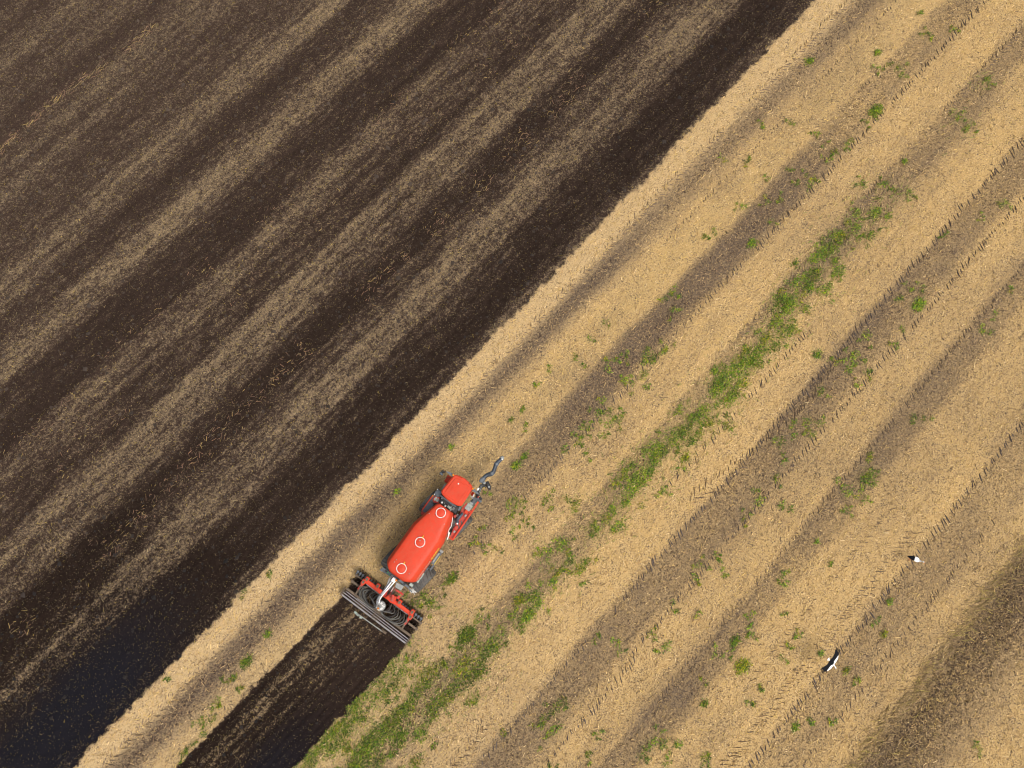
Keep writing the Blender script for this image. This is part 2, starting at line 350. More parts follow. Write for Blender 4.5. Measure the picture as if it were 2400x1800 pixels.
def surface(x, y):
    """all that the place is made of at (x, y): height, straw cover, litter, moss, wetness, tilled 0/1"""
    u, v = xy2uv(x, y)
    e = edge_u(u, v)
    till = np.clip((e - u) / .14, -1, 1) * .5 + .5
    st = strip_mask(x, y, u, v)
    streak = .6 * vn(u * 2.2, v * .10, 1) + .5 * vn(u * 6.5, v * .22, 7) - .55
    streak2 = vn(u * .8 + 40, v * .045, 2) - .5
    blot = vn(u * .9, v * .6, 3) - .5
    fine = vn(u * 5.5, v * 2.2, 4) - .5
    mott = vn(u * 3.4, v * 1.1, 5) - .5
    uw = u + .55 * (vn(u * .25, v * .07, 5) - .5) + .3 * (vn(u * 1.1, v * .5, 6) - .5)
    # tilled
    ct = lerp_profile(uw, TILLED) + .36 * streak + .12 * streak2 + .10 * blot + .26 * fine + .10 * mott
    ct = .305 + (ct - .31) * (.90 - .22 * sstep(-u, 33, 44)) + .04 * sstep(.2 - ct, 0, .15)
    dig = sstep(-v, 11, 25)                                  # the newest work lies at the near end, still moist
    ct = ct - dig * (.16 * sstep(u, -26, -14) + .05)
    wet = np.clip(.18 + .45 * (1 - sstep(ct, .05, .4)) + .75 * dig * sstep(u, -27, -14) + .25 * sstep(u, -40, -12), 0, 1)
    wet = wet * (1 - .45 * sstep(-u, 34, 52))
    # the strip behind the implement
    ridge = np.cos(u * 2 * math.pi / .52 + 2.2 * vn(u * .7, v * .25, 6))
    cs = .22 + .08 * ridge + .16 * mott + .20 * np.exp(-((uw + 4.7) / .55) ** 2) - .30 * np.exp(-((uw + 1.0) / .8) ** 2) - .15 * np.exp(-((uw + 5.6) / .3) ** 2) + .2 * streak + .2 * fine + .12 * blot
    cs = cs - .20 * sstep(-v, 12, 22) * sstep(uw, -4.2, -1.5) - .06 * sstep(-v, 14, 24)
    # stubble
    us = u + (uw - u) * .8 * sstep(u, -9, -5)
    cb = lerp_profile(us, STUBBLE)
    lit = lerp_profile(us, LITTER)
    vary = vn(v * .07 + 9, u * .35, 7)
    lit = lit * (.5 + .85 * vary) + .55 * (vn(u * .42, v * .09, 1) - .5) + .30 * (blot + .12) + .55 * np.abs(streak) * (vn(u * .3, v * .03, 2) > .35)
    cb = cb + .10 * streak * 1.2 + .12 * blot + .10 * fine - .06 * sstep(-v, 0, 25)  # straw thinned towards the lower left: slight edge darkening put into the colour
    cover = cb * (1 - st) + cs * st
    cover = cover * (1 - till) + ct * till
    litter = np.clip(lit, 0, 1.1) * (1 - st) * (1 - till) + (1.12 - .16 * sstep(ct, .35, .65) + .1 * sstep(-u, 36, 54)) * till + .85 * st  # extra dark chaff at the far left puts corner light falloff into colour
    wet = wet * till + (1 - till) * (st * np.clip(.75 + .4 * sstep(-v, 12, 24), 0, 1) + (1 - st) * .12)
    # heights
    h_t = .10 * (vn(x * 3.2, y * 3.2, 1) - .5) + .07 * (vn(x * 7.5, y * 7.5, 2) - .5) + .05 * (vn(u * 1.1, v * .05, 3) - .5)
    h_t = h_t + .045 * ridge * st + .05 * (vn(u * 3.1, v * .2, 7) - .5)
    h_b = .05 * (vn(x * 4.5, y * 4.5, 4) - .5) + .03 * (vn(x * 8.5, y * 8.5, 5) - .5)
    for u0, w, d in RUTS:
        h_b = h_b - d * np.exp(-((u - u0) / w) ** 2)
    m = np.clip(till + st, 0, 1)
    z = (h_t - .03) * m + h_b * (1 - m)
    return z, np.clip(cover, 0, 1), litter, wet, till, st

def axis_pts(a, b, step, far):
    core = np.arange(a, b + 1e-6, step)
    out, d, p = [], step, 0.0
    while p < far:
        d *= 1.45; p += d; out.append(p)
    out = np.array(out)
    return np.concatenate([(a - out)[::-1], core, core[-1] + out])

gx = axis_pts(-52.0, 52.0, .12, 2200); gy = axis_pts(-21.0, 51.0, .12, 2200)
GX, GY = np.meshgrid(gx, gy)
nx, ny = len(gx), len(gy)
fx, fy = GX.ravel(), GY.ravel()
gz, g_cover, g_litter, g_wet, g_till, g_strip = surface(fx, fy)
# green undergrowth tint around the weeds
g_moss = np.zeros_like(fx)
wx, wy = uv2xy(WEEDS[:, 0], WEEDS[:, 1])
for px, py, r in zip(wx, wy, WEEDS[:, 2]):
    i0, i1 = np.searchsorted(gx, [px - 3 * r, px + 3 * r]); j0, j1 = np.searchsorted(gy, [py - 3 * r, py + 3 * r])
    if i1 <= i0 or j1 <= j0: continue
    sx, sy = np.meshgrid(gx[i0:i1], gy[j0:j1])
    gm = g_moss.reshape(ny, nx)
    gm[j0:j1, i0:i1] += .4 * np.exp(-((sx - px) ** 2 + (sy - py) ** 2) / (1.1 * r) ** 2)
gu, gv = xy2uv(fx, fy)
g_moss += .18 * np.exp(-((gu - 4.0) / 1.6) ** 2) * sstep(gv, -24, 8) * (1 - sstep(gv, 22, 42)) * vn(gu, gv * .4, 3)
g_moss += .3 * np.exp(-((gu - 2.6) / 2.6) ** 2) * sstep(-gv, 2, 14) * vn(gu * .8, gv * .5, 4)
g_moss += .30 * np.exp(-((gu + 48.7) / 1.1) ** 2) * vn(gu, gv * .2, 5) + .12 * np.exp(-((gu + 5.2) / 1.0) ** 2)
g_moss = np.clip(g_moss * (1 - g_strip) * (1 - .6 * g_till), 0, 1)

g_pale = np.clip(.6 * (1 - sstep(gu, -9.2, -6.5)) + .6 * sstep(-gv, -12, 14) * (1 - sstep(gu, 4, 16)) + .25 * vn(gu * .2, gv * .06, 6), 0, 1)
g_slurry = np.clip((sstep(-gv, 15, 27) * sstep(gu, -19, -13.5) * g_till + sstep(-gv, 14, 25) * sstep(gu, -4, -1.5) * g_strip) * (1.1 - 1.6 * g_cover), 0, 1)
# materials of the field -------------------------------------------------
def field_material():
    m, nt, b, N, L = new_mat('straw_and_soil')
    def attr(n):
        a = N.new('ShaderNodeAttribute'); a.attribute_name = n; return a.outputs['Fac']
    def noise(scale, detail=4, rough=.6, dist=0.0):
        n = N.new('ShaderNodeTexNoise'); n.inputs['Scale'].default_value = scale
        n.inputs['Detail'].default_value = detail; n.inputs['Roughness'].default_value = rough
        n.inputs['Distortion'].default_value = dist
        L.new(tc.outputs['Object'], n.inputs['Vector']); return n.outputs['Fac']
    def rng_(v, a, b_, c=0., d=1.):
        r = N.new('ShaderNodeMapRange'); r.inputs['From Min'].default_value = a; r.inputs['From Max'].default_value = b_
        r.inputs['To Min'].default_value = c; r.inputs['To Max'].default_value = d
        L.new(v, r.inputs['Value']); return r.outputs[0]
    def math_(op, a, b_):
        n = N.new('ShaderNodeMath'); n.operation = op
        for i, q in enumerate((a, b_)):
            if isinstance(q, (int, float)): n.inputs[i].default_value = q
            else: L.new(q, n.inputs[i])
        return n.outputs[0]
    def mix(f, a, b_):
        n = N.new('ShaderNodeMix'); n.data_type = 'RGBA'
        if isinstance(f, (int, float)): n.inputs['Factor'].default_value = f
        else: L.new(f, n.inputs['Factor'])
        for i, q in ((6, a), (7, b_)):
            if isinstance(q, tuple): n.inputs[i].default_value = (*q, 1)
            else: L.new(q, n.inputs[i])
        return n.outputs[2]
    tc = N.new('ShaderNodeTexCoord')
    cover, litter, wet, moss, pale = attr('cover'), attr('litter'), attr('wet'), attr('moss'), attr('pale')
    n_fine = noise(7.5, 4, .7, .5)
    n_mid = noise(3.2, 3, .6)
    t = math_('ADD', math_('MULTIPLY', rng_(n_fine, .3, .7), .72), math_('MULTIPLY', rng_(n_mid, .3, .7), .28))
    f = rng_(math_('SUBTRACT', cover, t), -.2, .2)
    n_a, n_b, n_c = noise(13, 2, .5), noise(1.1, 4, .6), noise(5.5, 3, .6)
    straw = mix(rng_(n_a, .32, .68), C_STRAW_A, C_STRAW_B)
    straw = mix(math_('MULTIPLY', rng_(n_b, .35, .7), .45), straw, C_STRAW_C)
    straw = mix(pale, straw, C_PALE)
    chaff = mix(rng_(n_a, .3, .7), C_CHAFF_A, C_CHAFF_B)
    straw = mix(math_('MULTIPLY', litter, rng_(n_c, .25, .75, .55, 1.1)), straw, chaff)
    straw = mix(math_('MULTIPLY', moss, rng_(n_c, .35, .65, .25, 1.)), straw, C_MOSS)
    soil = mix(rng_(n_c, .3, .7), C_SOIL_A, C_SOIL_B)
    soil = mix(rng_(n_a, .3, .7, 0., .6), soil, C_SOIL_C)
    soil = mix(math_('MULTIPLY', wet, rng_(n_mid, .3, .7, 1.0, .72)), soil, C_SOIL_WET)
    soil = mix(attr('slurry'), soil, C_SLURRY)
    n_g = noise(9.5, 3, .7, .6)
    gap = math_('MULTIPLY', rng_(n_g, .50, .62), rng_(n_b, .3, .7, .2, 1.05))
    straw = mix(gap, straw, C_GAP)
    col = mix(f, soil, straw)
    L.new(col, b.inputs['Base Color'])
    b.inputs['Roughness'].default_value = .92
    b.inputs['Specular IOR Level'].default_value = .05
    bp = N.new('ShaderNodeBump'); bp.inputs['Strength'].default_value = .8; bp.inputs['Distance'].default_value = .07
    L.new(math_('ADD', n_fine, math_('MULTIPLY', n_a, .5)), bp.inputs['Height'])
    L.new(bp.outputs[0], b.inputs['Normal'])
    return m

C_STRAW_A, C_STRAW_B, C_STRAW_C = (.57, .385, .165), (.45, .285, .105), (.52, .365, .175)
C_CHAFF_A, C_CHAFF_B = (.200, .143, .088), (.094, .068, .051)
C_PALE = (.51, .36, .185)
C_SLURRY = (.0105, .0095, .0125)
C_GAP = (.060, .045, .042)
C_MOSS = (.17, .165, .045)
C_SOIL_A, C_SOIL_B, C_SOIL_C, C_SOIL_WET = (.052, .033, .024), (.028, .0165, .0125), (.080, .053, .039), (.0110, .0066, .0052)
M_FIELD = field_material()

def tint_material(name, rough=.85, translucent=0.0):
    m, nt, b, N, L = new_mat(name)
    a = N.new('ShaderNodeAttribute'); a.attribute_name = 'tint'
    L.new(a.outputs['Color'], b.inputs['Base Color'])
    b.inputs['Roughness'].default_value = rough
    b.inputs['Specular IOR Level'].default_value = .25
    return m
M_STRAW = tint_material('loose_straw')
M_LEAF = tint_material('weed_leaves', .6)
M_PRINT = paint('print_soil_and_shade', (.120, .090, .072), .95, var=.35, scale=6)  # soil bared in the lug slots, with their shade put into the colour

# the ground is one sheet, split where the surface changes kind
I = np.arange(nx * ny).reshape(ny, nx)
quads = np.stack([I[:-1, :-1], I[:-1, 1:], I[1:, 1:], I[1:, :-1]], -1).reshape(-1, 4)
q_strip = g_strip[quads].mean(1) > .5
q_till = (g_till[quads].mean(1) > .5) & ~q_strip

def field_mesh(name, q):
    ids, inv = np.unique(q.ravel(), return_inverse=True)
    me = bpy.data.meshes.new(name)
    n = len(ids)
    co = np.stack([fx[ids], fy[ids], gz[ids]], 1).astype(np.float32)
    me.vertices.add(n); me.vertices.foreach_set('co', co.ravel())
    me.loops.add(len(inv)); me.loops.foreach_set('vertex_index', inv.astype(np.int32))
    me.polygons.add(len(q)); me.polygons.foreach_set('loop_start', np.arange(0, len(inv), 4, dtype=np.int32))
    for an, arr in (('cover', g_cover), ('litter', g_litter), ('wet', g_wet), ('moss', g_moss), ('pale', g_pale), ('slurry', g_slurry)):
        a = me.attributes.new(an, 'FLOAT', 'POINT'); a.data.foreach_set('value', arr[ids].astype(np.float32))
    me.materials.append(M_FIELD)
    me.update(calc_edges=True)
    me.shade_smooth()
    o = link(name, me)
    o['kind'] = 'structure'
    return o
tilled = field_mesh('tilled_soil', quads[q_till])
stubble = field_mesh('stubble_field', quads[~q_till & ~q_strip])
strip = field_mesh('freshly_tilled_strip', quads[q_strip])
tilled['label'] = 'dark tilled soil streaked with rows of mixed in straw'
stubble['label'] = 'pale straw stubble with darker chaff rows and tyre tracks'
strip['label'] = 'narrow strip of dark soil freshly worked behind the implement'

# ------------------------------------------------------------------ loose straw
def flakes(x, y, z, az, el, ln, wd):
    """thin straw pieces as quads, one per point"""
    dx, dy, dz = np.cos(az) * np.cos(el), np.sin(az) * np.cos(el), np.sin(el)
    px, py = -np.sin(az), np.cos(az)
    h, w = ln / 2, wd / 2
    P = np.empty((len(x), 4, 3))
    for k, (s, q) in enumerate(((-1, -1), (1, -1), (1, 1), (-1, 1))):
        P[:, k, 0] = x + s * h * dx + q * w * px
        P[:, k, 1] = y + s * h * dy + q * w * py
        P[:, k, 2] = z + (s + 1) * h * dz + .008 * q
    return P.reshape(-1, 3)

def in_view(x, y, pad=1.2):
    th = R(12); cy = y * math.cos(th) - 51 * math.sin(th); d = y * math.sin(th) + 51 * math.cos(th)
    return (np.abs(x) / d < .72 * pad) & (np.abs(cy) / d < .54 * pad)

def pick(cols, k, n, jit=.18):
    c = np.array(cols)[k % len(cols)]
    return c * (1 + jit * rng.standard_normal((n, 1))).clip(.5, 1.6)

def scatter(n, keep):
    n = int(n * 1.31); x = rng.uniform(-54, 54, n); y = rng.uniform(-21, 52, n)
    m = in_view(x, y); x, y = x[m], y[m]
    s = surface(x, y)
    m = keep(x, y, s)
    return x[m], y[m], [q[m] for q in s]

STRAW_COLS = [(.60, .41, .18), (.50, .33, .13), (.42, .26, .10), (.60, .44, .23), (.34, .21, .09), (.54, .37, .12)]
# on the tilled ground
x, y, s = scatter(520000, lambda x, y, s: (np.maximum(s[4], s[5]) > .5) & (rng.random(len(x)) < .22 + .8 * s[1] ** 1.3))
n = len(x); k = rng.integers(0, 6, n)
tn = pick([(.30, .215, .108), (.23, .165, .08), (.18, .122, .065), (.34, .265, .14), (.14, .094, .052), (.32, .23, .05)], k, n, .3)
tn = tn * ((.30 + .36 * sstep(s[1], .1, .6)) * (1 - .2 * sstep(-xy2uv(x, y)[0], 34, 54)) * rng.choice([1., 1., 1., 1.45], n))[:, None]  # pieces dulled towards the far left: corner light falloff put into their tint
P = flakes(x, y, s[0] + .012 + .02 * rng.random(n), rng.uniform(0, 6.283, n), rng.normal(0, .12, n), rng.gamma(3., .028, n).clip(.04, .36), rng.uniform(.016, .036, n))
tag(soup('straw_fragments', P, 4, M_STRAW, None, tn), 'short straw pieces mixed into the dark tilled soil', 'straw', kind='stuff')
# on the stubble
x, y, s = scatter(620000, lambda x, y, s: (np.maximum(s[4], s[5]) < .5) & (rng.random(len(x)) < .42))
n = len(x); k = rng.integers(0, 6, n)
u, v = xy2uv(x, y)
az = np.where(rng.random(n) < .45, ROW + rng.normal(0, .5, n), rng.uniform(0, 6.283, n))
dk = s[2] + rng.normal(0.08, .3, n)
tn = np.where((dk > .45)[:, None], pick([(.25, .16, .085), (.18, .115, .065), (.33, .22, .11), (.12, .08, .055), (.40, .27, .12), (.21, .15, .09)], k, n, .25), pick(STRAW_COLS, k, n, .2))
P = flakes(x, y, s[0] + .01 + .025 * rng.random(n), az, rng.normal(.05, .18, n), rng.gamma(3.2, .05, n).clip(.06, .5), rng.uniform(.016, .036, n))
tag(soup('straw_litter', P, 4, M_STRAW, None, tn), 'loose pale straw strewn over the stubble', 'straw', kind='stuff')
# long stalks: the swath at the right edge and the wads turned up between the tilled rows
def stalks(n, u0, su, v0, v1, ang, sa, lmin, lmax, cols, patch=0.0, wd=(.018, .035)):
    v = rng.uniform(v0, v1, n); u = u0 + rng.normal(0, su, n) + .9 * (vn(v * .12, v * 0 + u0, 3) - .5)
    if patch:
        m = vn(v * .55, u * 0 + u0, 4) > patch; u, v = u[m], v[m]
    x, y = uv2xy(u, v); n = len(x)
    z = surface(x, y)[0]
    az = ROW + R(ang) + rng.normal(0, R(sa), n)
    return (flakes(x, y, z + .012 + .03 * rng.random(n), az, rng.normal(.04, .07, n), rng.uniform(lmin, lmax, n), rng.uniform(*wd, n)),
            pick(cols, rng.integers(0, len(cols), n), n, .2))
SW = [(.40, .28, .11), (.28, .195, .08), (.20, .135, .065), (.44, .35, .09), (.15, .10, .06)]
a = [stalks(1100, 26.9, .35, -4, 28, -22, 26, .25, .9, SW, 0, (.012, .024)), stalks(700, 27.6, .7, -6, 30, -40, 36, .2, .6, SW, 0, (.012, .024)), stalks(3600, 28.3, 1.0, -6, 30, 0, 70, .15, .45, [(.14, .095, .05), (.19, .13, .055), (.085, .06, .038), (.23, .165, .085), (.17, .11, .035)])]
tag(soup('straw_swath', np.concatenate([q[0] for q in a]), 4, M_STRAW, None, np.concatenate([q[1] for q in a])), 'dark swath of long unraked straw stalks near the storks', 'straw', kind='stuff')
RD = [(.20, .115, .07), (.15, .09, .055), (.27, .19, .07), (.17, .125, .06), (.11, .065, .045)]
a = [stalks(1100, -20.4, .5, -32, 40, 8, 40, .12, .42, RD, .45), stalks(420, -49.7, .2, -8, 16, 5, 25, .2, .5, RD, .4),
     stalks(400, -30.2, .4, -22, 32, 0, 40, .12, .35, RD, .5), stalks(500, -26.8, .9, -20, 30, 0, 60, .12, .32, RD, .5)]
tag(soup('straw_wads', np.concatenate([q[0] for q in a]), 4, M_STRAW, None, np.concatenate([q[1] for q in a])), 'rusty wads of long stalks turned up between tilled rows', 'straw', kind='stuff')

# ------------------------------------------------------------------ clods on the worked ground
x, y, s = scatter(60000, lambda x, y, s: (np.maximum(s[4], s[5]) > .5) & (rng.random(len(x)) < .5))
n = len(x)
OCT = np.array([(1, 0, 0), (0, 1, 0), (-1, 0, 0), (0, -1, 0), (0, 0, 1)], float)
TRI = np.array([(0, 1, 4), (1, 2, 4), (2, 3, 4), (3, 0, 4)])
sc = rng.gamma(2.2, .026, n).clip(.02, .17)
V = OCT[None] * sc[:, None, None] * rng.uniform(.6, 1.3, (n, 5, 1)); V[:, :, 2] *= .7
ca, sa_ = np.cos(rng.uniform(0, 6.3, n))[:, None], np.sin(rng.uniform(0, 6.3, n))[:, None]
VX = V[:, :, 0] * ca - V[:, :, 1] * sa_; VY = V[:, :, 0] * sa_ + V[:, :, 1] * ca
V = np.stack([VX + x[:, None], VY + y[:, None], V[:, :, 2] + s[0][:, None] - .005], -1)
P = V[:, TRI].reshape(-1, 3)
wetk = s[3][:, None]
tc_ = (np.array([(.075, .053, .038)]) * (1 - wetk) + np.array([(.014, .011, .010)]) * wetk) * rng.uniform(.6, 1.5, (n, 1))
tag(soup('soil_clods', P, 3, M_STRAW, None, np.repeat(tc_, 4, 0)), 'small crumbly clods of dark soil on the tilled ground', 'soil', kind='stuff')

# ------------------------------------------------------------------ lug prints of tyres pressed into the stubble
M_FAINT = paint('print_chaff_and_shade', (.20, .145, .10), .95, var=.35, scale=6)  # fainter prints: browner chaff, the shade of the slots put into its colour
def lug_track(u0, v0, v1, pitch, lugs, gap=0.0, jit=.07, mat=None, drift=0.0):
    """lugs: (offset across, angle to the row in degrees, length, width)"""
    mb_v = []
    v = v0
    while v < v1:
        if vn(np.array([v * .22]), np.array([u0 * 3.1]), 5)[0] > gap:
            for off, ang, ln, wd in lugs:
                if rng.random() < .18: continue
                uu = u0 + off + rng.normal(0, .07) + drift * (v - v0) + .25 * (float(vn(np.array([v * .05]), np.array([u0]), 6)[0]) - .5)
                vv = v + rng.normal(0, jit); fade = .55 + .9 * float(vn(np.array([v * .6]), np.array([u0 * 2.3]), 2)[0])
                x, y = uv2xy(uu, vv)
                az = ROW + R(ang) + rng.normal(0, .12)
                l2, w2 = 1.2 * fade * ln * rng.uniform(.65, 1.15) / 2, .85 * wd * rng.uniform(.7, 1.2) / 2
                d = np.array((math.cos(az), math.sin(az))); p = np.array((-d[1], d[0]))
                c = np.array((x, y))
                z = float(surface(np.array([x]), np.array([y]))[0][0])
                base = [c - d * l2, c + p * w2, c + d * l2, c - p * w2]
                top = [c - d * l2 * .45, c + d * l2 * .45]
                B = [(q[0], q[1], z - .01) for q in base]; T = [(q[0], q[1], z + .065) for q in top]
                for tri in ((B[0], T[0], B[1]), (T[0], T[1], B[1]), (B[1], T[1], B[2]), (B[0], B[3], T[0]), (B[3], T[1], T[0]), (B[3], B[2], T[1])):
                    mb_v += tri
        v += pitch * rng.uniform(.93, 1.07)
    o = soup('tyre_track', np.array(mb_v), 3, mat or M_PRINT, stubble)
    o['kind'] = 'stuff'
    return o
CHEV = [(-.19, 43, .42, .09), (.20, -47, .55, .11)]
TICK = [(0, 58, .62, .115)]
lug_track(-9.4, -30, 53, .27, [(-.17, 43, .34, .07), (.18, -47, .46, .085)], .12, mat=M_FAINT)
lug_track(-6.55, 22, 54, .33, [(0, 50, .32, .09)], .3, mat=M_FAINT)
lug_track(-3.6, 5, 50, .31, [(0, 58, .4, .08)], .5, mat=M_FAINT)
lug_track(-1.12, 20, 60, .31, TICK, .1)
lug_track(-1.12, -3, 20, .31, TICK, .45)
lug_track(2.45, 22, 58, .29, [(-.14, 50, .36, .09), (.18, -50, .36, .09)], .35, mat=M_FAINT)
lug_track(5.85, 10, 26, .31, TICK, .1)
lug_track(7.2, -14, 12, .3, [(-.2, 45, .4, .07), (.2, -45, .4, .07)], .45, mat=M_FAINT)
lug_track(8.5, 4, 52, .31, [(0, 60, .72, .14)], .02)
lug_track(8.6, -12, 4, .31, TICK, .3)
lug_track(11.35, 0, 47, .31, TICK, .05)
lug_track(11.8, -12, 0, .3, TICK, .2)
lug_track(14.6, -2, 43, .3, [(-.14, 55, .42, .10), (.2, -50, .3, .07)], .15, mat=M_FAINT)
lug_track(21.5, -3, 34, .32, [(0, 62, .78, .15)], .0)
lug_track(24.0, 2, 24, .34, [(0, 60, .5, .10)], .15, mat=M_FAINT)
lug_track(9.6, 18, 26, .26, [(-.3, 42, .6, .07), (.3, -48, .6, .07)], .1, mat=M_FAINT, drift=-.05)
lug_track(6.4, 4, 19, .26, [(-.3, 42, .6, .07), (.3, -48, .6, .07)], .15, mat=M_FAINT, drift=.19)
lug_track(18.2, 4, 20, .45, [(0, -40, .6, .06)], .45, mat=M_FAINT)
lug_track(20.2, -2, 20, .28, [(0, -50, .6, .07), (.35, -50, .4, .06)], .25, mat=M_FAINT)

# ------------------------------------------------------------------ weeds
G_COLS = [(.17, .26, .008), (.115, .20, .008), (.075, .145, .010), (.045, .085, .012), (.26, .29, .008), (.15, .17, .025)]
def leaves(u, v, r, dens=260):
    n = max(14, int(dens * math.pi * r * r))
    a = rng.uniform(0, 6.283, n); q = r * np.sqrt(rng.random(n)) * (1 + .25 * rng.standard_normal(n)).clip(.1, 1.3)
    uu, vv = u + q * np.cos(a) * .8, v + q * np.sin(a) * 1.25
    x, y = uv2xy(uu, vv)
    z0 = surface(x, y)[0]
    az = rng.uniform(0, 6.283, n); el = rng.uniform(.05, 1.0, n)
    ln = rng.uniform(.10, .30, n); wd = rng.uniform(.03, .07, n)
    dx, dy, dz = np.cos(az) * np.cos(el), np.sin(az) * np.cos(el), np.sin(el)
    px, py = -np.sin(az), np.cos(az)
    zb = z0 + .02 + .12 * rng.random(n) * np.exp(-(q / r) ** 2)
    P = np.empty((n, 4, 3))
    for k, (t, s) in enumerate(((0, 0), (.45, -1), (1, 0), (.55, 1))):
        P[:, k, 0] = x + ln * t * dx + s * wd / 2 * px
        P[:, k, 1] = y + ln * t * dy + s * wd / 2 * py
        P[:, k, 2] = zb + ln * t * dz - .25 * ln * t * t
    tone = rng.integers(0, 6, n)
    c = pick(G_COLS, tone, n, .25) * rng.uniform(.65, 1.2) * (.72 if v < -4 else 1.0)
    if rng.random() < .18: c = c * np.array((1.35, 1.05, .8))          # some are yellowing
    return P.reshape(-1, 3), c

TUFTS = [   # weeds that stand apart: u, v, radius, label
    (21.97, 14.57, 0.22, "green weed tuft on the tyre track between the two storks"),
    (20.62, 8.67, 0.20, "small green weed just behind the tail of the flying stork"),
    (22.54, 8.99, 0.22, "green weed tuft just ahead of the flying stork's bill"),
    (22.99, 12.61, 0.25, "green weed in the brown chaff between flying stork and dark straw swath"),
    (15.88, 5.30, 0.34, "bright green weed tuft by a brown track left of the flying stork"),
    (17.27, 4.36, 0.50, "broad yellow-green weed clump on bare straw level with the flying stork"),
    (22.25, 3.86, 0.27, "green weed tuft beside the tyre track below the flying stork"),
    (16.94, 0.78, 0.25, "lone round weed tuft in brown chaff near the bottom edge"),
    (15.79, 14.30, 0.18, "tiny vivid weed in pale straw above the flying stork"),
    (-7.40, 1.52, 0.20, "small green weed in pale straw just ahead of the tanker's cab"),
    (-5.60, 5.92, 0.17, "lone small weed in pale straw between two brown chaff strips"),
    (-3.11, 4.65, 0.26, "yellow-green weed tuft just beyond the tip of the suction arm"),
    (-3.13, 3.79, 0.32, "wide low weed clump beside the tip of the suction arm"),
    (-8.00, -3.35, 0.20, "small weed in the brown chaff strip left of the cab"),
    (-7.57, -16.19, 0.24, "green weed tuft in the stubble strip left of the implement's trail"),
    (-7.32, -18.40, 0.38, "tall green weed clump between the two tilled areas near the lower edge"),
    (-4.69, 48.28, 0.26, "round green weed tuft alone in pale straw near the upper edge"),
    (-8.22, 43.87, 0.34, "faded green weed patch beside the first tyre track near the upper edge"),
    (2.75, 41.97, 0.24, "round dark green weed between two faint tyre tracks near the right edge"),
    (-1.59, 28.47, 0.34, "vivid green leafy weed on the edge of the brown strip by tyre track"),
    (-1.57, 43.97, 0.55, "large vivid green weed clump astride the brown strip and tyre track"),
    (3.37, -2.82, 0.42, "upright dark green weed clump, left of a bigger pair, in grey chaff"),
    (4.49, -3.16, 0.48, "dense dark green weed clump at the pale track's upper left edge"),
    (2.32, -7.00, 0.62, "long dark green weed clump right of the freshly tilled strip"),
    (-1.00, -4.96, 0.40, "low green weed clump right of the tanker's rear wheel"),
    (10.61, 33.27, 0.50, "green weed clump with reddish stems between two lug tracks"),
    (7.46, 24.96, 0.30, "small dark weed on the lug track beside the wide green strip"),
]
for u, v, r, lab in TUFTS:
    d = np.hypot(WEEDS[:, 0] - u, WEEDS[:, 1] - v)
    WEEDS = WEEDS[d > r * .9 + .1]
    P, c = leaves(u, v, r * .95, 440)
    x, y = uv2xy(u, v)
    P = P - np.array([x, y, 0.])
    o = soup('weed_tuft', P, 4, M_LEAF, None, c)
    o.location = (x, y, 0)
    tag(o, lab, 'weed', 'weeds standing apart in the stubble')

def weed_stuff(name, sel, label, thin=0):
    Ps, cs = [], []
    for u, v, r in WEEDS[sel]:
        P, c = leaves(u, v, r * (1.0 if thin == 0 else .8), (175 if v > -4 else 140) if thin == 0 else 120)
        Ps.append(P); cs.append(c)
        m = rng.integers(1, 4)                       # stray leaves round each clump
        for _ in range(m):
            a = rng.uniform(0, 6.283); q = r * rng.uniform(1.2, 2.6)
            P, c = leaves(u + q * math.cos(a), v + q * math.sin(a), r * rng.uniform(.25, .5), 200)
            Ps.append(P); cs.append(c)
    P = np.concatenate(Ps); c = np.concatenate(cs)
    q = P.reshape(-1, 4, 3); sf = surface(q[:, 0, 0], q[:, 0, 1]); ok = (sf[4] < .5) & (sf[5] < .4)
    P = q[ok].reshape(-1, 3); c = c[ok]
    tag(soup(name, P, 4, M_LEAF, None, c), label, 'weeds', kind='stuff')
wu = WEEDS[:, 0]; wv = WEEDS[:, 1]
bandm = (wu > .9) & (wu < 6.6)
edge_m = (wu > -1.4) & (wu <= .9) & (wv < -6)
weed_stuff('weeds', bandm, 'wide strip of bright green weeds running through the stubble')
weed_stuff('weeds', edge_m, 'green weeds along the right edge of the freshly tilled strip')
weed_stuff('weeds', ~bandm & ~edge_m & (wu <= .9), 'sparse green weeds in the stubble left of the green strip', 1)
weed_stuff('weeds', ~bandm & ~edge_m & (wu > .9), 'sparse green weeds in the tracked stubble on the right', 1)
# fine dry grass among the weeds
gsel = WEEDS[bandm | edge_m]
kk = rng.integers(0, len(gsel), 3500)
u = gsel[kk, 0] + rng.normal(0, 1, 3500) * (gsel[kk, 2] * 1.5 + .15); v = gsel[kk, 1] + rng.normal(0, 1, 3500) * (gsel[kk, 2] * 1.9 + .2)
x, y = uv2xy(u, v); z = surface(x, y)
ok = (z[4] < .5) & (z[5] < .5)
x, y, z = x[ok], y[ok], z[0][ok]; n = len(x)
P = flakes(x, y, z + .03 + .05 * rng.random(n), ROW + rng.normal(.2, .7, n), rng.normal(.25, .2, n), rng.uniform(.15, .45, n), rng.uniform(.014, .03, n))
tag(soup('dry_grass', P, 4, M_LEAF, None, pick([(.17, .21, .03), (.28, .26, .06), (.12, .17, .025), (.22, .23, .04), (.40, .30, .12)], rng.integers(0, 5, n), n, .2)), 'thin yellowing grass among the green weeds', 'grass', kind='stuff')

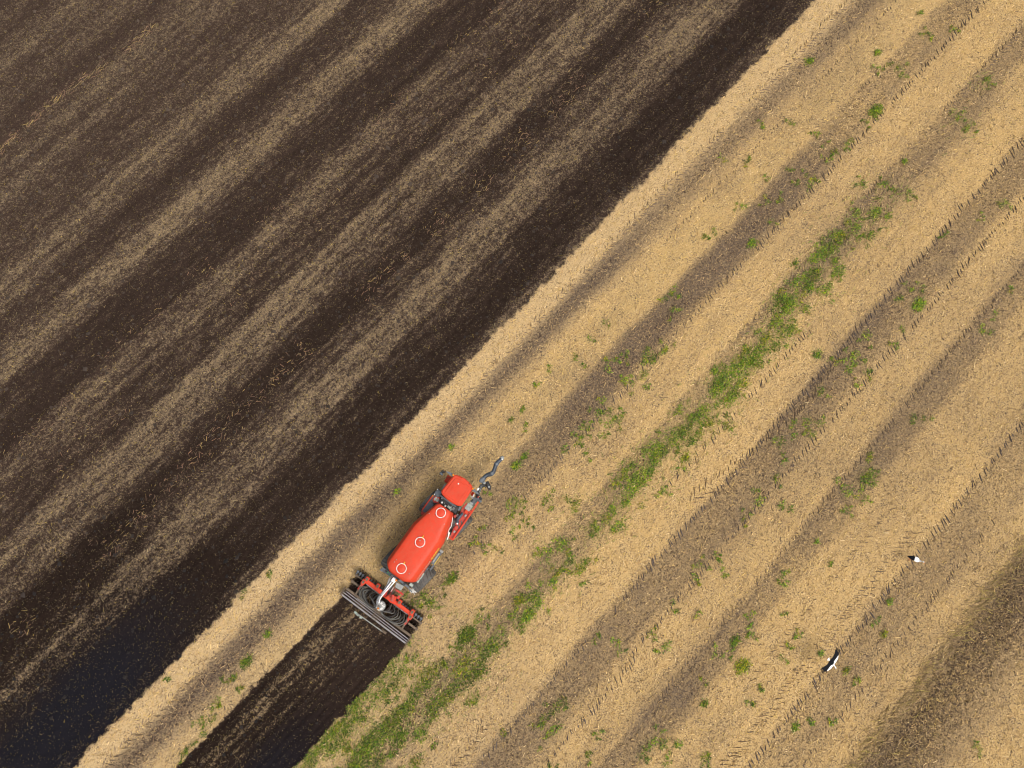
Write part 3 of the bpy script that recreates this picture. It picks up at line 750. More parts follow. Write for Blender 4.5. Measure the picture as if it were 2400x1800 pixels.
# ================================================================== THE SLURRY TANKER
DUST = (.20, .145, .09)
RED = paint('red_paint', (.58, .050, .020), .50, dirt=(.46, .095, .05), dirt_amt=.45, var=.08, scale=1.6, spec=.22)
RED_DIRTY = paint('dusty_red_paint', (.50, .030, .020), .5, dirt=DUST, dirt_amt=.7, var=.15, scale=4)
STEEL = paint('galvanised_steel', (.40, .41, .43), .30, metal=.85, dirt=DUST, dirt_amt=.35, var=.2, scale=5)
WHITE = paint('white_paint', (.80, .80, .78), .45, dirt=DUST, dirt_amt=.2, var=.06, scale=5)
GREY = paint('grey_panel', (.105, .125, .145), .5, dirt=DUST, dirt_amt=.35, var=.15, scale=4)
LGREY = paint('light_grey_metal', (.30, .32, .31), .5, metal=.2, dirt=DUST, dirt_amt=.5, var=.25, scale=7)
BLACK = paint('black_plastic', (.022, .024, .028), .5, dirt=DUST, dirt_amt=.2, var=.2, scale=5)
RUBBER = paint('tyre_rubber', (.070, .075, .076), .75, dirt=DUST, dirt_amt=.6, var=.25, scale=6, bump=.3)
HOSE = paint('rubber_hose', (.105, .108, .10), .5, dirt=DUST, dirt_amt=.5, var=.3, scale=8)
HOSE_B = paint('suction_hose', (.040, .055, .075), .42, dirt=DUST, dirt_amt=.12, var=.3, scale=4)
BROWN = paint('soil_caked_steel', (.17, .125, .085), .9, dirt=(.07, .05, .038), dirt_amt=.9, var=.3, scale=6, bump=.5)
AMBER = paint('amber_lens', (.75, .24, .01), .2, var=.05, coat=.5)
YEL = paint('yellow_plastic', (.70, .52, .02), .4, var=.08)
GLASS = paint('tinted_glass', (.035, .06, .065), .08, var=.1, coat=.6)
SILVER = paint('silver_letters', (.48, .47, .40), .4, var=.1)
LIME = paint('yellow_green_letters', (.52, .55, .06), .4, var=.1)
PALE = paint('pale_green_plate', (.33, .40, .36), .55, dirt=DUST, dirt_amt=.6, var=.3, scale=9)
GREEN = paint('green_cap', (.03, .45, .10), .4)

tanker = tag(empty('slurry_tanker', VEH, VROT), 'red self-propelled slurry tanker with cab and three round tank lids, driving up the stubble', 'slurry tanker')

# --- tank
def tank_w(x):
    w = 1.235 if x < .72 else 1.235 - (x - .72) * .285
    if x > 2.45: w -= (x - 2.45) ** 2 * 1.4
    if x < -2.12: w -= 1.55 * (-2.12 - x) ** 2.2 * 1.4
    return w
PROF = [(0, 1.30), (.55, 1.32), (.82, 1.45), (.96, 1.75), (1.0, 2.2), (.995, 2.42), (.905, 3.02), (.875, 3.10), (.835, 3.17), (.80, 3.30), (.765, 3.385), (.70, 3.43), (.5, 3.46), (0, 3.475)]
xs = [-2.66, -2.655, -2.62, -2.55, -2.44, -2.3, -2.12, -1.6, -.9, -.2, .5, .72, .95, 1.5, 2.0, 2.35, 2.5, 2.62, 2.69, 2.72]
mb = MB()
full = [(s, z) for s, z in PROF] + [(-s, z) for s, z in PROF[-2:0:-1]]
nr = len(full)
for i, x in enumerate(xs):
    w = tank_w(x)
    e = max(0, -2.44 - x) / .22; fz = max(0, x - 2.5) / .22
    q = 1 - .20 * e ** 2 - .10 * fz ** 2
    for s, z in full:
        zz = 2.35 + (z - 2.35) * q
        ww = w
        if x > .72 and z < 1.75: zz += 0
        mb.v.append((x, s * ww, zz))
for i in range(len(xs) - 1):
    for k in range(nr):
        k2 = (k + 1) % nr
        mb.f.append((i * nr + k, i * nr + k2, (i + 1) * nr + k2, (i + 1) * nr + k))
mb.f.append(tuple(range(nr - 1, -1, -1))); mb.f.append(tuple((len(xs) - 1) * nr + k for k in range(nr)))
mb.m = [0] * len(mb.f)
tank = mb.build('tank', RED, tanker, 40)

ZT = 3.462
lid_me = MB().lathe([(.285, ZT - .01), (.285, ZT + .012), (.26, ZT + .026), (0, ZT + .034)], n=40).mesh('hatch_lid', RED)
ring = MB()
ring.lathe([(.292, ZT - .01), (.292, ZT + .045), (.305, ZT + .055), (.322, ZT + .055), (.334, ZT + .045), (.334, ZT - .01)], n=48)
ring_me = ring.mesh('clamp_ring', WHITE)
lug_me = MB().box((0, 0, ZT + .035), (.055, .045, .06), ch=.008).mesh('ring_clamp', GREY)
hand_me = MB().box((0, 0, ZT + .05), (.16, .05, .04), ch=.01).mesh('clamp_handle', YEL)
for i, hx in enumerate((2.297, 0.0, -2.033)):
    lid = link('hatch_lid', lid_me, tank, (hx, 0, 0))
    r_ = link('clamp_ring', ring_me, tank, (hx, 0, 0))
    for k in range(4):
        a = R(45 + 90 * k + 8)
        link('ring_clamp', lug_me, tank, (hx + .34 * math.cos(a), .34 * math.sin(a), 0), (0, 0, a))
    if i:
        link('clamp_handle', hand_me, tank, (hx + .385, .05, 0), (0, 0, R(10)))
        if i == 1: pass
bolt = MB().lathe([(.022, ZT), (.022, ZT + .05), (0, ZT + .055)], n=8)
bolt_me = bolt.mesh('lid_bolt', BLACK)
for k in range(4):
    a = R(90 * k + 20); link('lid_bolt', bolt_me, tank, (.135 * math.cos(a), .135 * math.sin(a), -.01))
link('lid_bolt', MB().lathe([(.04, ZT), (.04, ZT + .05), (0, ZT + .055)], n=10).mesh('lid_bolt', LGREY), tank, (.07, .06, -.01))
knob_me = MB().lathe([(.035, 3.44), (.035, 3.49), (.02, 3.51), (0, 3.512)], n=10).mesh('lifting_eye', LGREY)
for q in ((1.82, .61), (1.83, -.61), (-1.78, .61), (-2.0, -.60), (-1.97, .63)):
    link('lifting_eye', knob_me, tank, (q[0], q[1], 0 if abs(q[1]) < .605 else -.01))

def letters(body, size, x, width, mat, parent):
    cu = bpy.data.curves.new('lettering', 'FONT')
    cu.body = body; cu.size = size; cu.extrude = .006; cu.align_x = 'LEFT'
    tmp = bpy.data.objects.new('lettering_source', cu); COL.objects.link(tmp)
    dg = bpy.context.evaluated_depsgraph_get()
    me = bpy.data.meshes.new_from_object(tmp.evaluated_get(dg))
    bpy.data.objects.remove(tmp)
    w0 = max(v.co.x for v in me.vertices)
    me.transform(Matrix.Diagonal((width / w0, 1, 1, 1)))
    me.materials.clear(); me.materials.append(mat)
    # lay it on the sloping right flank
    a, b = Vector((0, -1.2287, 2.42)), Vector((0, -1.1177, 3.02))
    up = (b - a).normalized(); xd = Vector((1, 0, 0)); nn = xd.cross(up)
    M = Matrix((xd, up, nn)).transposed().to_4x4()
    M.translation = Vector((x, a.y, a.z)) + up * .13 + nn * .004
    me.transform(M)
    return link('lettering', me, parent)
letters('HYDRO TRIKE', .27, -2.18, 1.50, SILVER, tank)
letters('5000', .40, -.58, .92, LIME, tank)
# bright seam along the shoulder
MB().tube([(-2.2, -.985, 3.245), (.7, -.985, 3.245), (2.45, -.59, 3.245)], .016, 6).build('seam', RED, tank)

# --- chassis
c = MB()
c.box((-.2, .42, 1.0), (6.2, .16, .34), ch=.02); c.box((-.2, -.42, 1.0), (6.2, .16, .34), ch=.02)
c.box((-3.0, 0, 1.0), (.25, 1.3, .3), ch=.02); c.box((2.9, 0, 1.05), (1.1, 1.2, .5), ch=.05)
c.box((2.35, 0, .95), (.3, 2.3, .26), ch=.03); c.box((-2.0, 0, .95), (.3, 2.3, .26), ch=.03)
c.box((4.1, 0, 1.2), (1.3, 1.1, .3), ch=.03)
c.build('chassis', BLACK, tanker)

# --- wheels
def tyre_mesh(rad, wid, lugs=18):
    m = MB(); h = wid / 2
    m.lathe([(rad * .52, -h * .80), (rad * .66, -h * .97), (rad * .86, -h), (rad * .90, -h * .86), (rad * .905, -h * .45), (rad * .91, 0), (rad * .905, h * .45), (rad * .90, h * .86), (rad * .86, h), (rad * .66, h * .97), (rad * .52, h * .80)], axis='Y', n=48)
    for k in range(lugs):
        for s in (-1, 1):
            a0 = 2 * math.pi * (k + (.5 if s > 0 else 0)) / lugs
            pts = []
            for t in (0, .35, .7, 1.0):
                yy = s * h * (.04 + .93 * t); a = a0 + .26 * t
                pts.append((yy, a))
            rr = (rad * 1.0, rad * 1.0, rad * .995, rad * .93)
            wv = .05
            vs, fs = [], []
            for (yy, a), r1 in zip(pts, rr):
                for da, r2 in ((-wv, rad * .89), (-wv * .8, r1), (wv * .8, r1), (wv, rad * .89)):
                    vs.append((r2 * math.cos(a + da), yy, r2 * math.sin(a + da)))
            for i in range(3):
                for j in range(3):
                    fs.append((i * 4 + j, i * 4 + j + 1, (i + 1) * 4 + j + 1, (i + 1) * 4 + j))
            fs.append((12, 13, 14, 15)); fs.append((3, 2, 1, 0))
            m.add(vs, fs)
    return m.mesh('tyre', RUBBER, 30)
def rim_mesh(rad, wid):
    m = MB(); h = wid / 2
    for s in (1, -1):
        m.lathe([(rad * .54, s * h * .82), (rad * .50, s * h * .70), (rad * .46, s * h * .4), (rad * .2, s * h * .35), (rad * .16, s * h * .55), (0, s * h * .56)], axis='Y', n=28)
    return m.mesh('rim', LGREY, 30)
ty = tyre_mesh(.95, 1.0); ri = rim_mesh(.95, 1.0)
hub_me = MB().lathe([(.2, -.4), (.2, .4)], axis='Y', n=16).mesh('hub', BLACK)
for (wxp, wyp) in ((2.38, 1.06), (2.32, -1.22), (-2.05, 1.02), (-2.02, -1.26)):
    hb = link('wheel', hub_me, tanker, (wxp, wyp, .91), (0, 0, R(-8.4)))
    t1 = link('tyre', ty, hb); link('rim', ri, hb)
    t1.rotation_euler = (0, rng.uniform(0, .2), 0)

# --- cab
cab_pts = [(3.36, .70), (4.70, .76), (4.92, .42), (4.98, 0), (4.92, -.42), (4.70, -.76), (3.36, -.70), (3.26, 0)]
cb = MB()
def ring_at(sc, z, dx=0.0): return [(4.15 + (x - 4.15) * sc + dx, y * sc, z) for x, y in cab_pts]
lv = [ring_at(.86, 1.35), ring_at(.97, 1.65), ring_at(1.0, 2.0), ring_at(1.0, 2.12)]
n8 = 8
for r0 in lv: cb.v += r0
for i in range(len(lv) - 1):
    for k in range(n8):
        cb.f.append((i * n8 + k, i * n8 + (k + 1) % n8, (i + 1) * n8 + (k + 1) % n8, (i + 1) * n8 + k))
cb.f.append(tuple(range(7, -1, -1))); cb.f.append(tuple(24 + k for k in range(8)))
cb.m = [0] * len(cb.f)
cab = cb.build('cab', RED, tanker, 30)
top = ring_at(.94, 3.10)
low = ring_at(1.0, 2.12)
for k in range(8):
    a, b_ = Vector(low[k]), Vector(low[(k + 1) % 8]); c_, d_ = Vector(top[(k + 1) % 8]), Vector(top[k])
    ctr = (a + b_ + c_ + d_) / 4
    m = MB(); out = Vector((ctr.x - 4.15, ctr.y, 0)).normalized() * .02
    q = [ctr + (p - ctr) * .93 for p in (a, b_, c_, d_)]
    m.add([p for p in q] + [p - out for p in q], [(0, 1, 2, 3), (7, 6, 5, 4), (0, 4, 5, 1), (1, 5, 6, 2), (2, 6, 7, 3), (3, 7, 4, 0)])
    m.build('window', GLASS, cab)
    MB().bar(a, d_, .07).build('pillar', BLACK, cab)
seat = MB(); seat.box((3.9, 0, 1.85), (.5, .5, .14), ch=.05); seat.box((3.66, 0, 2.2), (.12, .48, .7), ch=.04)
seat.build('driver_seat', BLACK, cab)
# roof: front edge bowed, front corners drawn back, soft rim
roof_pts = [(3.40, .80), (3.30, .62), (3.24, .3), (3.22, 0), (3.24, -.3), (3.30, -.62), (3.40, -.80), (3.52, -.835), (4.2, -.815), (4.68, -.775), (4.80, -.76), (4.90, -.66), (4.99, -.35), (5.03, 0), (4.99, .35), (4.90, .66), (4.80, .76), (4.68, .775), (4.2, .815), (3.52, .835)]
rf = MB(); rf.prism(roof_pts, 3.10, 3.30, .10, .075)
roof = rf.build('roof', RED, cab, 25)
panel = MB()
panel.prism([(3.42, .60), (3.42, -.60), (4.2, -.60), (4.72, -.56), (4.78, -.25), (4.68, -.2), (4.68, .2), (4.78, .28), (4.72, .56), (4.2, .60)][::-1], 3.29, 3.328, .035, .025)
panel.build('roof_panel', RED, roof, 25)
for yy in (.33, .02, -.30, -.52):
    MB().box((3.82, yy, 3.333), (.62, .025, .022), ch=.006).build('roof_rib', RED, roof)
MB().prism([(4.80, .24), (4.76, -.22), (4.98, -.30), (5.0, .22)][::-1], 3.295, 3.322, .02, .015).build('roof_hatch', RED, roof)
MB().lathe([(.03, 3.32), (.05, 3.345), (.0, 3.36)], n=8).build('antenna_base', WHITE, roof).location = (4.50, .17, 0)
MB().lathe([(.025, 3.29), (.02, 3.33), (0, 3.335)], n=8).build('roof_plug', BLACK, roof).location = (4.92, -.42, 0)
be = MB(); be.lathe([(.07, 3.24), (.075, 3.30), (.06, 3.38), (.03, 3.405), (0, 3.41)], n=14)
be_me = be.mesh('beacon', AMBER)
for yy in (.80, -.80): link('beacon', be_me, cab, (4.78, yy, -.04))
# mirrors on their wide grey arms
for s in (1, -1):
    ar = MB(); ar.prism([(4.86, .74 * s), (4.66, .84 * s), (4.66, 1.22 * s), (4.70, 1.36 * s), (4.78, 1.2 * s)], 3.08, 3.16)
    arm = ar.build('mirror_arm', GREY, cab)
    mr_ = MB(); mr_.tube([(4.69, 1.34 * s, 3.10), (4.66, 1.50 * s, 3.0), (4.60, 1.52 * s, 2.7)], .02, 6)
    mr_.build('mirror_bracket', BLACK, arm)
    mi = MB(); mi.box((4.57, 1.56 * s, 2.72), (.16, .24, .46), ch=.06, rz=R(12 * s)); mi.build('mirror', BLACK, arm)
    mi = MB(); mi.box((4.40, 1.60 * s, 2.55), (.17, .26, .32), ch=.06, rz=R(-12 * s)); mi.build('mirror', GREY, arm)
# steps and tool box on the left of the cab
st = MB(); st.box((4.40, 1.10, 1.42), (.46, .42, .12), ch=.04, rz=R(8)); st.box((4.30, 1.14, .95), (.4, .36, .06), ch=.02)
st.bar((4.15, 1.30, .95), (4.15, 1.30, 1.45), .04); st.bar((4.55, 1.28, .95), (4.55, 1.22, 1.45), .04)
st.build('step', RED, tanker)
MB().bar((4.36, 1.31, 1.5), (4.58, .98, 1.5), .03).build('step_grip', BLACK, tanker)
MB().box((3.78, 1.02, 1.62), (.46, .17, .3), ch=.03).build('side_panel', LGREY, tanker)

# --- left deck over the front wheel
dk = MB(); dk.box((2.25, 1.12, 1.80), (1.25, .32, .05), ch=.01); dk.box((3.1, 1.05, 1.72), (.75, .42, .06), ch=.01)
dk.build('left_deck', GREY, tanker)
gp = MB(); gp.box((2.10, 1.06, 1.86), (.66, .42, .06), ch=.02); gp.build('deck_cover', GREY, tanker)
fl = MB(); fl.bar((1.62, 1.31, 1.86), (2.88, 1.29, 1.86), .07, .12); fl.bar((3.42, 1.28, 1.6), (3.45, .95, 1.6), .1, .1); fl.bar((3.28, .84, 1.7), (3.5, .9, 1.7), .08, .3)
fl.build('left_fender', RED, tanker)
MB().tube([(3.45, 1.25, 2.0), (2.95, 1.23, 2.0)], .025, 8).build('hand_rail', WHITE, tanker)
MB().lathe([(.24, 1.75), (.24, 2.02), (.21, 2.06), (0, 2.08)], n=24).build('air_intake', GREY, tanker).location = (3.20, 1.06, 0)
fr = MB(); fr.prism([(2.98, 1.14), (2.66, 1.16), (2.52, .98), (2.62, .70), (2.88, .66), (3.06, .84)], 1.78, 1.92)
frame = fr.build('grille_frame', RED_DIRTY, tanker)
for k in range(2):
    g = MB(); g.prism([(2.94, 1.07), (2.72, 1.09), (2.66, .98), (2.80, .90), (2.96, .98)] if k == 0 else [(2.97, .93), (2.80, .87), (2.70, .93), (2.70, .76), (2.88, .72)], 1.92, 1.935)
    g.build('grille', PALE, frame)
MB().lathe([(.05, 1.84), (.05, 1.98), (0, 2.0)], n=10).build('side_marker', AMBER, tanker).location = (2.86, 1.27, 0)
fm = MB(); fm.box((1.55, 1.12, 1.62), (.3, .34, .3), ch=.04, rz=R(18)); fm.build('left_fender_end', RED_DIRTY, tanker)

# --- engine bay between cab and tank
en = MB(); en.box((3.02, .0, 1.75), (.52, 1.4, .9), ch=.05); en.build('engine_block', BLACK, tanker)
rd = MB(); rd.box((3.07, .15, 2.32), (.24, .72, .22), ch=.03)
for k in range(8): rd.box((3.07, -.16 + .09 * k, 2.435), (.2, .03, .02))
rd.build('radiator', BLACK, tanker)
MB().box((3.17, .15, 2.52), (.10, 1.3, .06), ch=.02).build('cab_rear_rail', GREY, tanker)
bits = [((2.86, .46, 2.22), (.13, .12, .14), WHITE), ((2.80, .14, 2.26), (.12, .10, .14), WHITE), ((2.92, -.12, 2.28), (.24, .24, .18), PALE), ((2.80, -.30, 2.2), (.16, .12, .2), LGREY), ((2.98, -.42, 2.1), (.22, .14, .3), LGREY), ((2.9, -.62, 1.95), (.3, .2, .4), BLACK), ((3.2, -.72, 2.0), (.3, .16, .3), GREY), ((3.1, .62, 2.1), (.16, .12, .3), LGREY)]
for c_, s_, m_ in bits:
    MB().box(c_, s_, ch=.02, rz=R(rng.uniform(-8, 8))).build('engine_part', m_, tanker)
for k in range(6):
    y0 = -.5 + .2 * k
    MB().tube([(3.2, y0, 2.2), (3.0, y0 + .05, 2.34 + .04 * (k % 2)), (2.84, y0 - .06, 2.1)], .018, 6, smooth=3).build('engine_hose', [BLACK, LGREY, HOSE][k % 3], tanker)

# --- right deck: red fender rail, machinery, exhaust
rail = MB(); rail.bar((1.22, -1.555, 1.88), (3.30, -1.555, 1.88), .10, .10); rail.bar((3.29, -1.555, 1.88), (4.32, -1.51, 1.90), .10, .09)
rail.bar((1.25, -1.5, 1.86), (1.25, -1.1, 1.80), .09, .08); rail.build('right_fender', RED, tanker)
dk = MB(); dk.prism([(1.3, -1.50), (1.3, -1.28), (2.6, -.98), (3.6, -.80), (3.6, -1.48)][::-1], 1.66, 1.78); dk.build('right_deck', RED_DIRTY, tanker)
for (c_, s_, m_) in [((2.05, -1.28, 1.85), (.26, .2, .16), RED_DIRTY), ((1.75, -1.33, 1.84), (.16, .14, .14), LGREY), ((2.3, -1.18, 1.86), (.12, .1, .16), WHITE), ((3.3, -1.22, 1.86), (.26, .22, .2), RED), ((3.05, -1.33, 1.86), (.18, .12, .18), LGREY), ((3.55, -1.18, 1.88), (.30, .40, .20), LGREY), ((3.78, -1.18, 1.88), (.16, .40, .22), PALE), ((3.42, -1.42, 1.86), (.2, .1, .14), RED), ((3.6, -.92, 1.9), (.36, .1, .26), RED_DIRTY), ((2.75, -.9, 1.88), (.22, .2, .2), LGREY), ((2.62, -.78, 1.9), (.2, .16, .2), RED_DIRTY)]:
    MB().box(c_, s_, ch=.025, rz=R(rng.uniform(-7, 7))).build('deck_machinery', m_, tanker)
MB().tube([(3.08, -1.08, 2.02), (2.82, -1.06, 2.12), (2.58, -1.04, 2.06), (2.44, -1.08, 1.9), (2.36, -1.2, 1.8)], [.085, .11, .11, .10, .09], 14, smooth=4).build('exhaust_pipe', HOSE_B, tanker)
MB().tube([(2.5, -.70, 2.5), (2.2, -.86, 2.3), (1.9, -.98, 2.2), (1.65, -.98, 2.1), (1.35, -1.12, 1.95), (1.2, -1.25, 1.8)], .022, 6, smooth=4).build('white_hose', WHITE, tanker)
MB().bar((1.55, -1.10, 1.9), (1.05, -1.24, 1.8), .06, .05).build('deck_rail', WHITE, tanker)
gd = MB(); gd.prism([(3.86, -1.02), (3.86, -1.34), (4.5, -1.46), (4.66, -1.38), (4.36, -1.06)], 1.62, 1.74); gd.build('front_deck', GREY, tanker)
for (c_, s_, m_) in [((4.45, -1.0, 1.86), (.2, .08, .12), WHITE), ((4.30, -.98, 1.84), (.10, .2, .14), LGREY), ((4.57, -1.30, 1.84), (.10, .09, .12), RED), ((4.12, -1.1, 1.82), (.2, .14, .14), BLACK), ((3.95, -1.16, 1.8), (.14, .26, .1), LGREY)]:
    MB().box(c_, s_, ch=.02, rz=R(rng.uniform(-25, 25))).build('valve_part', m_, tanker)
MB().box((4.52, -.84, 1.35), (.26, .2, .3), ch=.05).build('front_corner', RED, tanker)

# --- suction arm
sa = MB(); sa.tube([(4.55, -1.22, 1.7), (4.78, -1.14, 2.0), (5.05, -1.10, 2.1), (5.35, -1.08, 2.05)], [.13, .15, .12, .13], 12, smooth=4)
arm = sa.build('suction_arm', BLACK, tanker)
for k in range(5):
    MB().tube([(4.6, -1.3 + .05 * k, 1.8), (4.85, -1.27 + .06 * k, 2.2), (5.15, -1.18 + .03 * k, 2.26), (5.36, -1.12 + .03 * k, 2.15)], .018, 6, smooth=3).build('hydraulic_hose', [HOSE, LGREY, BLACK, HOSE, GREY][k], arm)
MB().box((4.98, -1.03, 2.24), (.2, .12, .14), ch=.03).build('pivot_bracket', WHITE, arm)
MB().box((5.60, -.90, 2.12), (.30, .34, .30), ch=.05, rz=R(8)).build('pump_housing', GREY, arm)
MB().box((5.58, -1.14, 2.26), (.17, .16, .12), ch=.03, rz=R(8)).build('valve_block', LGREY, arm)
mt = MB(); mt.tube([(5.72, -1.22, 2.1), (5.60, -1.40, 2.14), (5.50, -1.58, 2.10), (5.44, -1.70, 2.04)], [.13, .16, .14, .08], 14, smooth=4); mt.build('hydraulic_motor', BLACK, arm)
MB().lathe([(.06, 0), (.06, .14), (0, .15)], n=10).build('motor_cap', LGREY, arm).location = (5.53, -1.55, 2.2)
MB().lathe([(.035, 0), (.035, .1), (0, .11)], n=8).build('warning_knob', YEL, arm).location = (5.30, -1.30, 2.18)
jt = MB(); jt.box((5.40, -1.17, 2.0), (.24, .30, .3), ch=.05); jt.bar((5.35, -1.4, 2.0), (5.45, -1.0, 2.0), .1); jt.build('pivot_joint', BLACK, arm)
hs = MB(); hs.tube([(5.70, -.90, 2.1), (5.92, -.90, 2.12), (6.12, -.98, 2.12), (6.30, -1.14, 2.12), (6.44, -1.20, 2.12), (6.62, -1.18, 2.14), (6.88, -1.11, 2.16), (7.06, -1.06, 2.18), (7.22, -1.06, 2.18), (7.42, -1.11, 2.16), (7.60, -1.13, 2.12)], [.125, .13, .135, .145, .15, .14, .135, .15, .14, .13, .125], 16, smooth=3)
hs.build('suction_hose', HOSE_B, arm)
for (p, q) in (((6.34, -1.16, 2.12), (6.50, -1.20, 2.13)), ((7.03, -1.07, 2.18), (7.15, -1.055, 2.18)), ((5.74, -.90, 2.1), (5.84, -.90, 2.11))):
    MB().tube([p, q], .165, 18).build('hose_clamp', GREY, arm)
MB().tube([(7.56, -1.125, 2.13), (7.66, -1.14, 2.10), (7.70, -1.145, 2.04)], [.14, .15, .13], 16).build('docking_mouth', LGREY, arm)
MB().lathe([(.05, 0), (.05, .06), (0, .07)], n=8).build('docking_pin', WHITE, arm).location = (7.58, -1.2, 2.22)
for s in (-1, 1): MB().tube([(5.78, -.90 + .1 * s, 2.22), (6.2, -1.0 + .12 * s, 2.26), (6.5, -1.18 + .1 * s, 2.27), (7.0, -1.06 + .1 * s, 2.32)], .014, 6, smooth=3).build('hydraulic_hose', BLACK, arm)

# --- right tool box and ladder rail
bx = MB(); bx.box((-.33, -1.32, 1.12), (1.06, .22, .46), ch=.03); box_o = bx.build('tool_box', GREY, tanker)
MB().box((-.36, -1.29, 1.37), (.72, .10, .03), ch=.01).build('box_lid', LGREY, box_o)
MB().box((.17, -1.34, 1.36), (.16, .26, .05), ch=.02).build('box_end', LGREY, box_o)
MB().box((-.48, -1.45, 1.24), (.68, .03, .05), ch=.008).build('box_strip', YEL, box_o)
MB().box((.04, -1.25, 1.36), (.18, .10, .02)).build('box_opening', BLACK, box_o)
MB().bar((-.86, -1.47, 1.28), (-2.1, -1.36, 1.5), .11, .07).build('rear_fender_rail', GREY, tanker)
pl = MB(); pl.box((-2.0, -1.235, 1.80), (.74, .14, .05), ch=.01); pl.build('mud_plate', PALE, tanker)
for k in range(3): MB().box((-1.1 - .22 * k, -1.22, 1.46 + .03 * k), (.17, .16, .16), ch=.02).build('frame_bracket', [BLACK, GREY, GREY][k], tanker)
MB().box((-2.0, 1.20, 1.85), (1.1, .12, .05), ch=.01).build('mud_plate', BLACK, tanker)

# --- rear frame, hydraulics, crumpled sheeting
rr = MB(); rr.bar((-2.98, 1.28, 1.4), (-2.98, -.95, 1.4), .14, .2); rr.bar((-3.14, 1.28, 1.36), (-3.10, .5, 1.36), .08, .1); rr.bar((-2.98, -.7, 1.4), (-3.16, -1.25, 1.1), .07, .07)
rr.build('rear_frame', GREY, tanker)
for (c_, s_, m_) in [((-3.12, 1.24, 1.42), (.16, .2, .16), GREY), ((-3.0, .92, 1.54), (.10, .16, .10), BLACK), ((-3.06, .60, 1.52), (.06, .07, .06), GREEN), ((-3.0, .8, 1.55), (.07, .08, .06), GREEN), ((-2.93, -.3, 1.6), (.12, .36, .14), GREY), ((-2.92, -.58, 1.6), (.14, .16, .16), BLACK), ((-2.86, -.95, 1.3), (.2, .2, .3), BLACK), ((-2.78, -1.2, 1.2), (.16, .2, .2), GREY), ((-2.72, -1.0, 1.7), (.2, .26, .08), PALE)]:
    MB().box(c_, s_, ch=.02).build('rear_fitting', m_, tanker)
MB().box((-2.95, -.04, 2.0), (.12, .12, .5), ch=.02).build('beacon_post', BLACK, tanker)
link('beacon', be_me, tanker, (-2.97, -.05, -.98))
pb = MB(); pb.prism([(-3.16, -.06), (-3.06, -.64), (-3.42, -.64), (-3.47, -.18)], 1.56, 1.70, .02, .02); pb.build('pump_cover', LGREY, tanker)

# --- crumpled pale sheeting wound on the rear corner
cr = MB()
for k in range(60):
    a = rng.uniform(0, 6.283); q = abs(rng.normal(0, .10)); c0 = Vector((-3.08 + q * math.cos(a), -1.22 + q * math.sin(a), .95 + rng.uniform(0, .14)))
    d = Vector((rng.normal(), rng.normal(), rng.normal() * .4)).normalized() * rng.uniform(.04, .13)
    e = Vector((rng.normal(), rng.normal(), rng.normal())).normalized() * rng.uniform(.03, .07)
    cr.add([c0 - d, c0 + e, c0 + d, c0 - e + Vector((0, 0, .03))], [(0, 1, 2), (0, 2, 3)])
for k in range(5):
    a = R(-110 + 30 * k); cr.bar((-3.1, -1.24, 1.0), (-3.1 + .32 * math.cos(a), -1.24 + .32 * math.sin(a), .9), .018)
tag(cr.build('crumpled_sheeting', WHITE), 'crumpled whitish sheeting caught on the rear right corner of the tanker', 'sheeting').location = (0, 0, 0)
o_ = bpy.data.objects['crumpled_sheeting']; o_.location = VEH; o_.rotation_euler = (0, 0, VROT)

# ================================================================== THE DISC IMPLEMENT
imp = tag(empty('disc_injector', VEH, VROT), 'red disc injector with fanned black hoses and bar roller, mounted behind the slurry tanker', 'disc harrow')
bm_ = MB(); bm_.bar((-4.36, 1.78, 1.0), (-4.36, -2.2, 1.0), .28, .24)
beam = bm_.build('main_beam', RED, imp)
MB().tube([(-4.50, 1.55, 1.16), (-4.52, .35, 1.16)], .028, 8).build('hydraulic_pipe', STEEL, beam)
MB().tube([(-4.50, -.75, 1.16), (-4.48, -1.95, 1.16)], .028, 8).build('hydraulic_pipe', STEEL, beam)
MB().tube([(-4.515, .9, 1.165), (-4.52, .3, 1.165)], .038, 8).build('hydraulic_cylinder', HOSE, beam)
MB().tube([(-4.50, -.8, 1.165), (-4.49, -1.35, 1.165)], .038, 8).build('hydraulic_cylinder', HOSE, beam)
br = MB(); br.box((0, 0, 1.05), (.34, .26, .34), ch=.03); br_me = br.mesh('bracket', RED)
cap_me = MB().box((0, 0, 1.235), (.2, .16, .02), ch=.005).mesh('bracket_plate', BROWN)
for (bx_, by_) in ((-4.22, 1.72), (-4.16, .86), (-4.16, -.98), (-4.18, -2.06), (-4.5, 1.82), (-4.5, -2.14)):
    b_ = link('bracket', br_me, imp, (bx_, by_, 0)); link('bracket_plate', cap_me, b_)
# headstock
hs_ = MB(); hs_.prism([(-4.1, -.12), (-3.95, -.62), (-4.3, -.72), (-4.52, -.5), (-4.42, -.02)], 1.0, 1.32, .03, .03); hs_.build('headstock', RED, imp)
hs_ = MB(); hs_.bar((-4.35, -.6, 1.36), (-3.95, -.35, 1.5), .16, .14); hs_.bar((-4.35, .1, 1.3), (-3.8, .18, 1.2), .14, .14); hs_.bar((-4.05, -.75, 1.1), (-3.62, -.72, 1.1), .16, .18); hs_.bar((-3.62, -.9, 1.1), (-3.66, -.2, 1.1), .12, .12)
hs_.build('hitch_frame', RED_DIRTY, imp)
MB().box((-4.2, -.42, 1.40), (.36, .06, .05), ch=.01, rz=R(18)).build('top_link', GREY, imp)
MB().tube([(-3.55, -.10, 1.45), (-3.9, -.12, 1.35)], .045, 10).build('ram', WHITE, imp)
MB().tube([(-3.55, .05, 1.45), (-3.9, .05, 1.35)], .045, 10).build('ram', STEEL, imp)
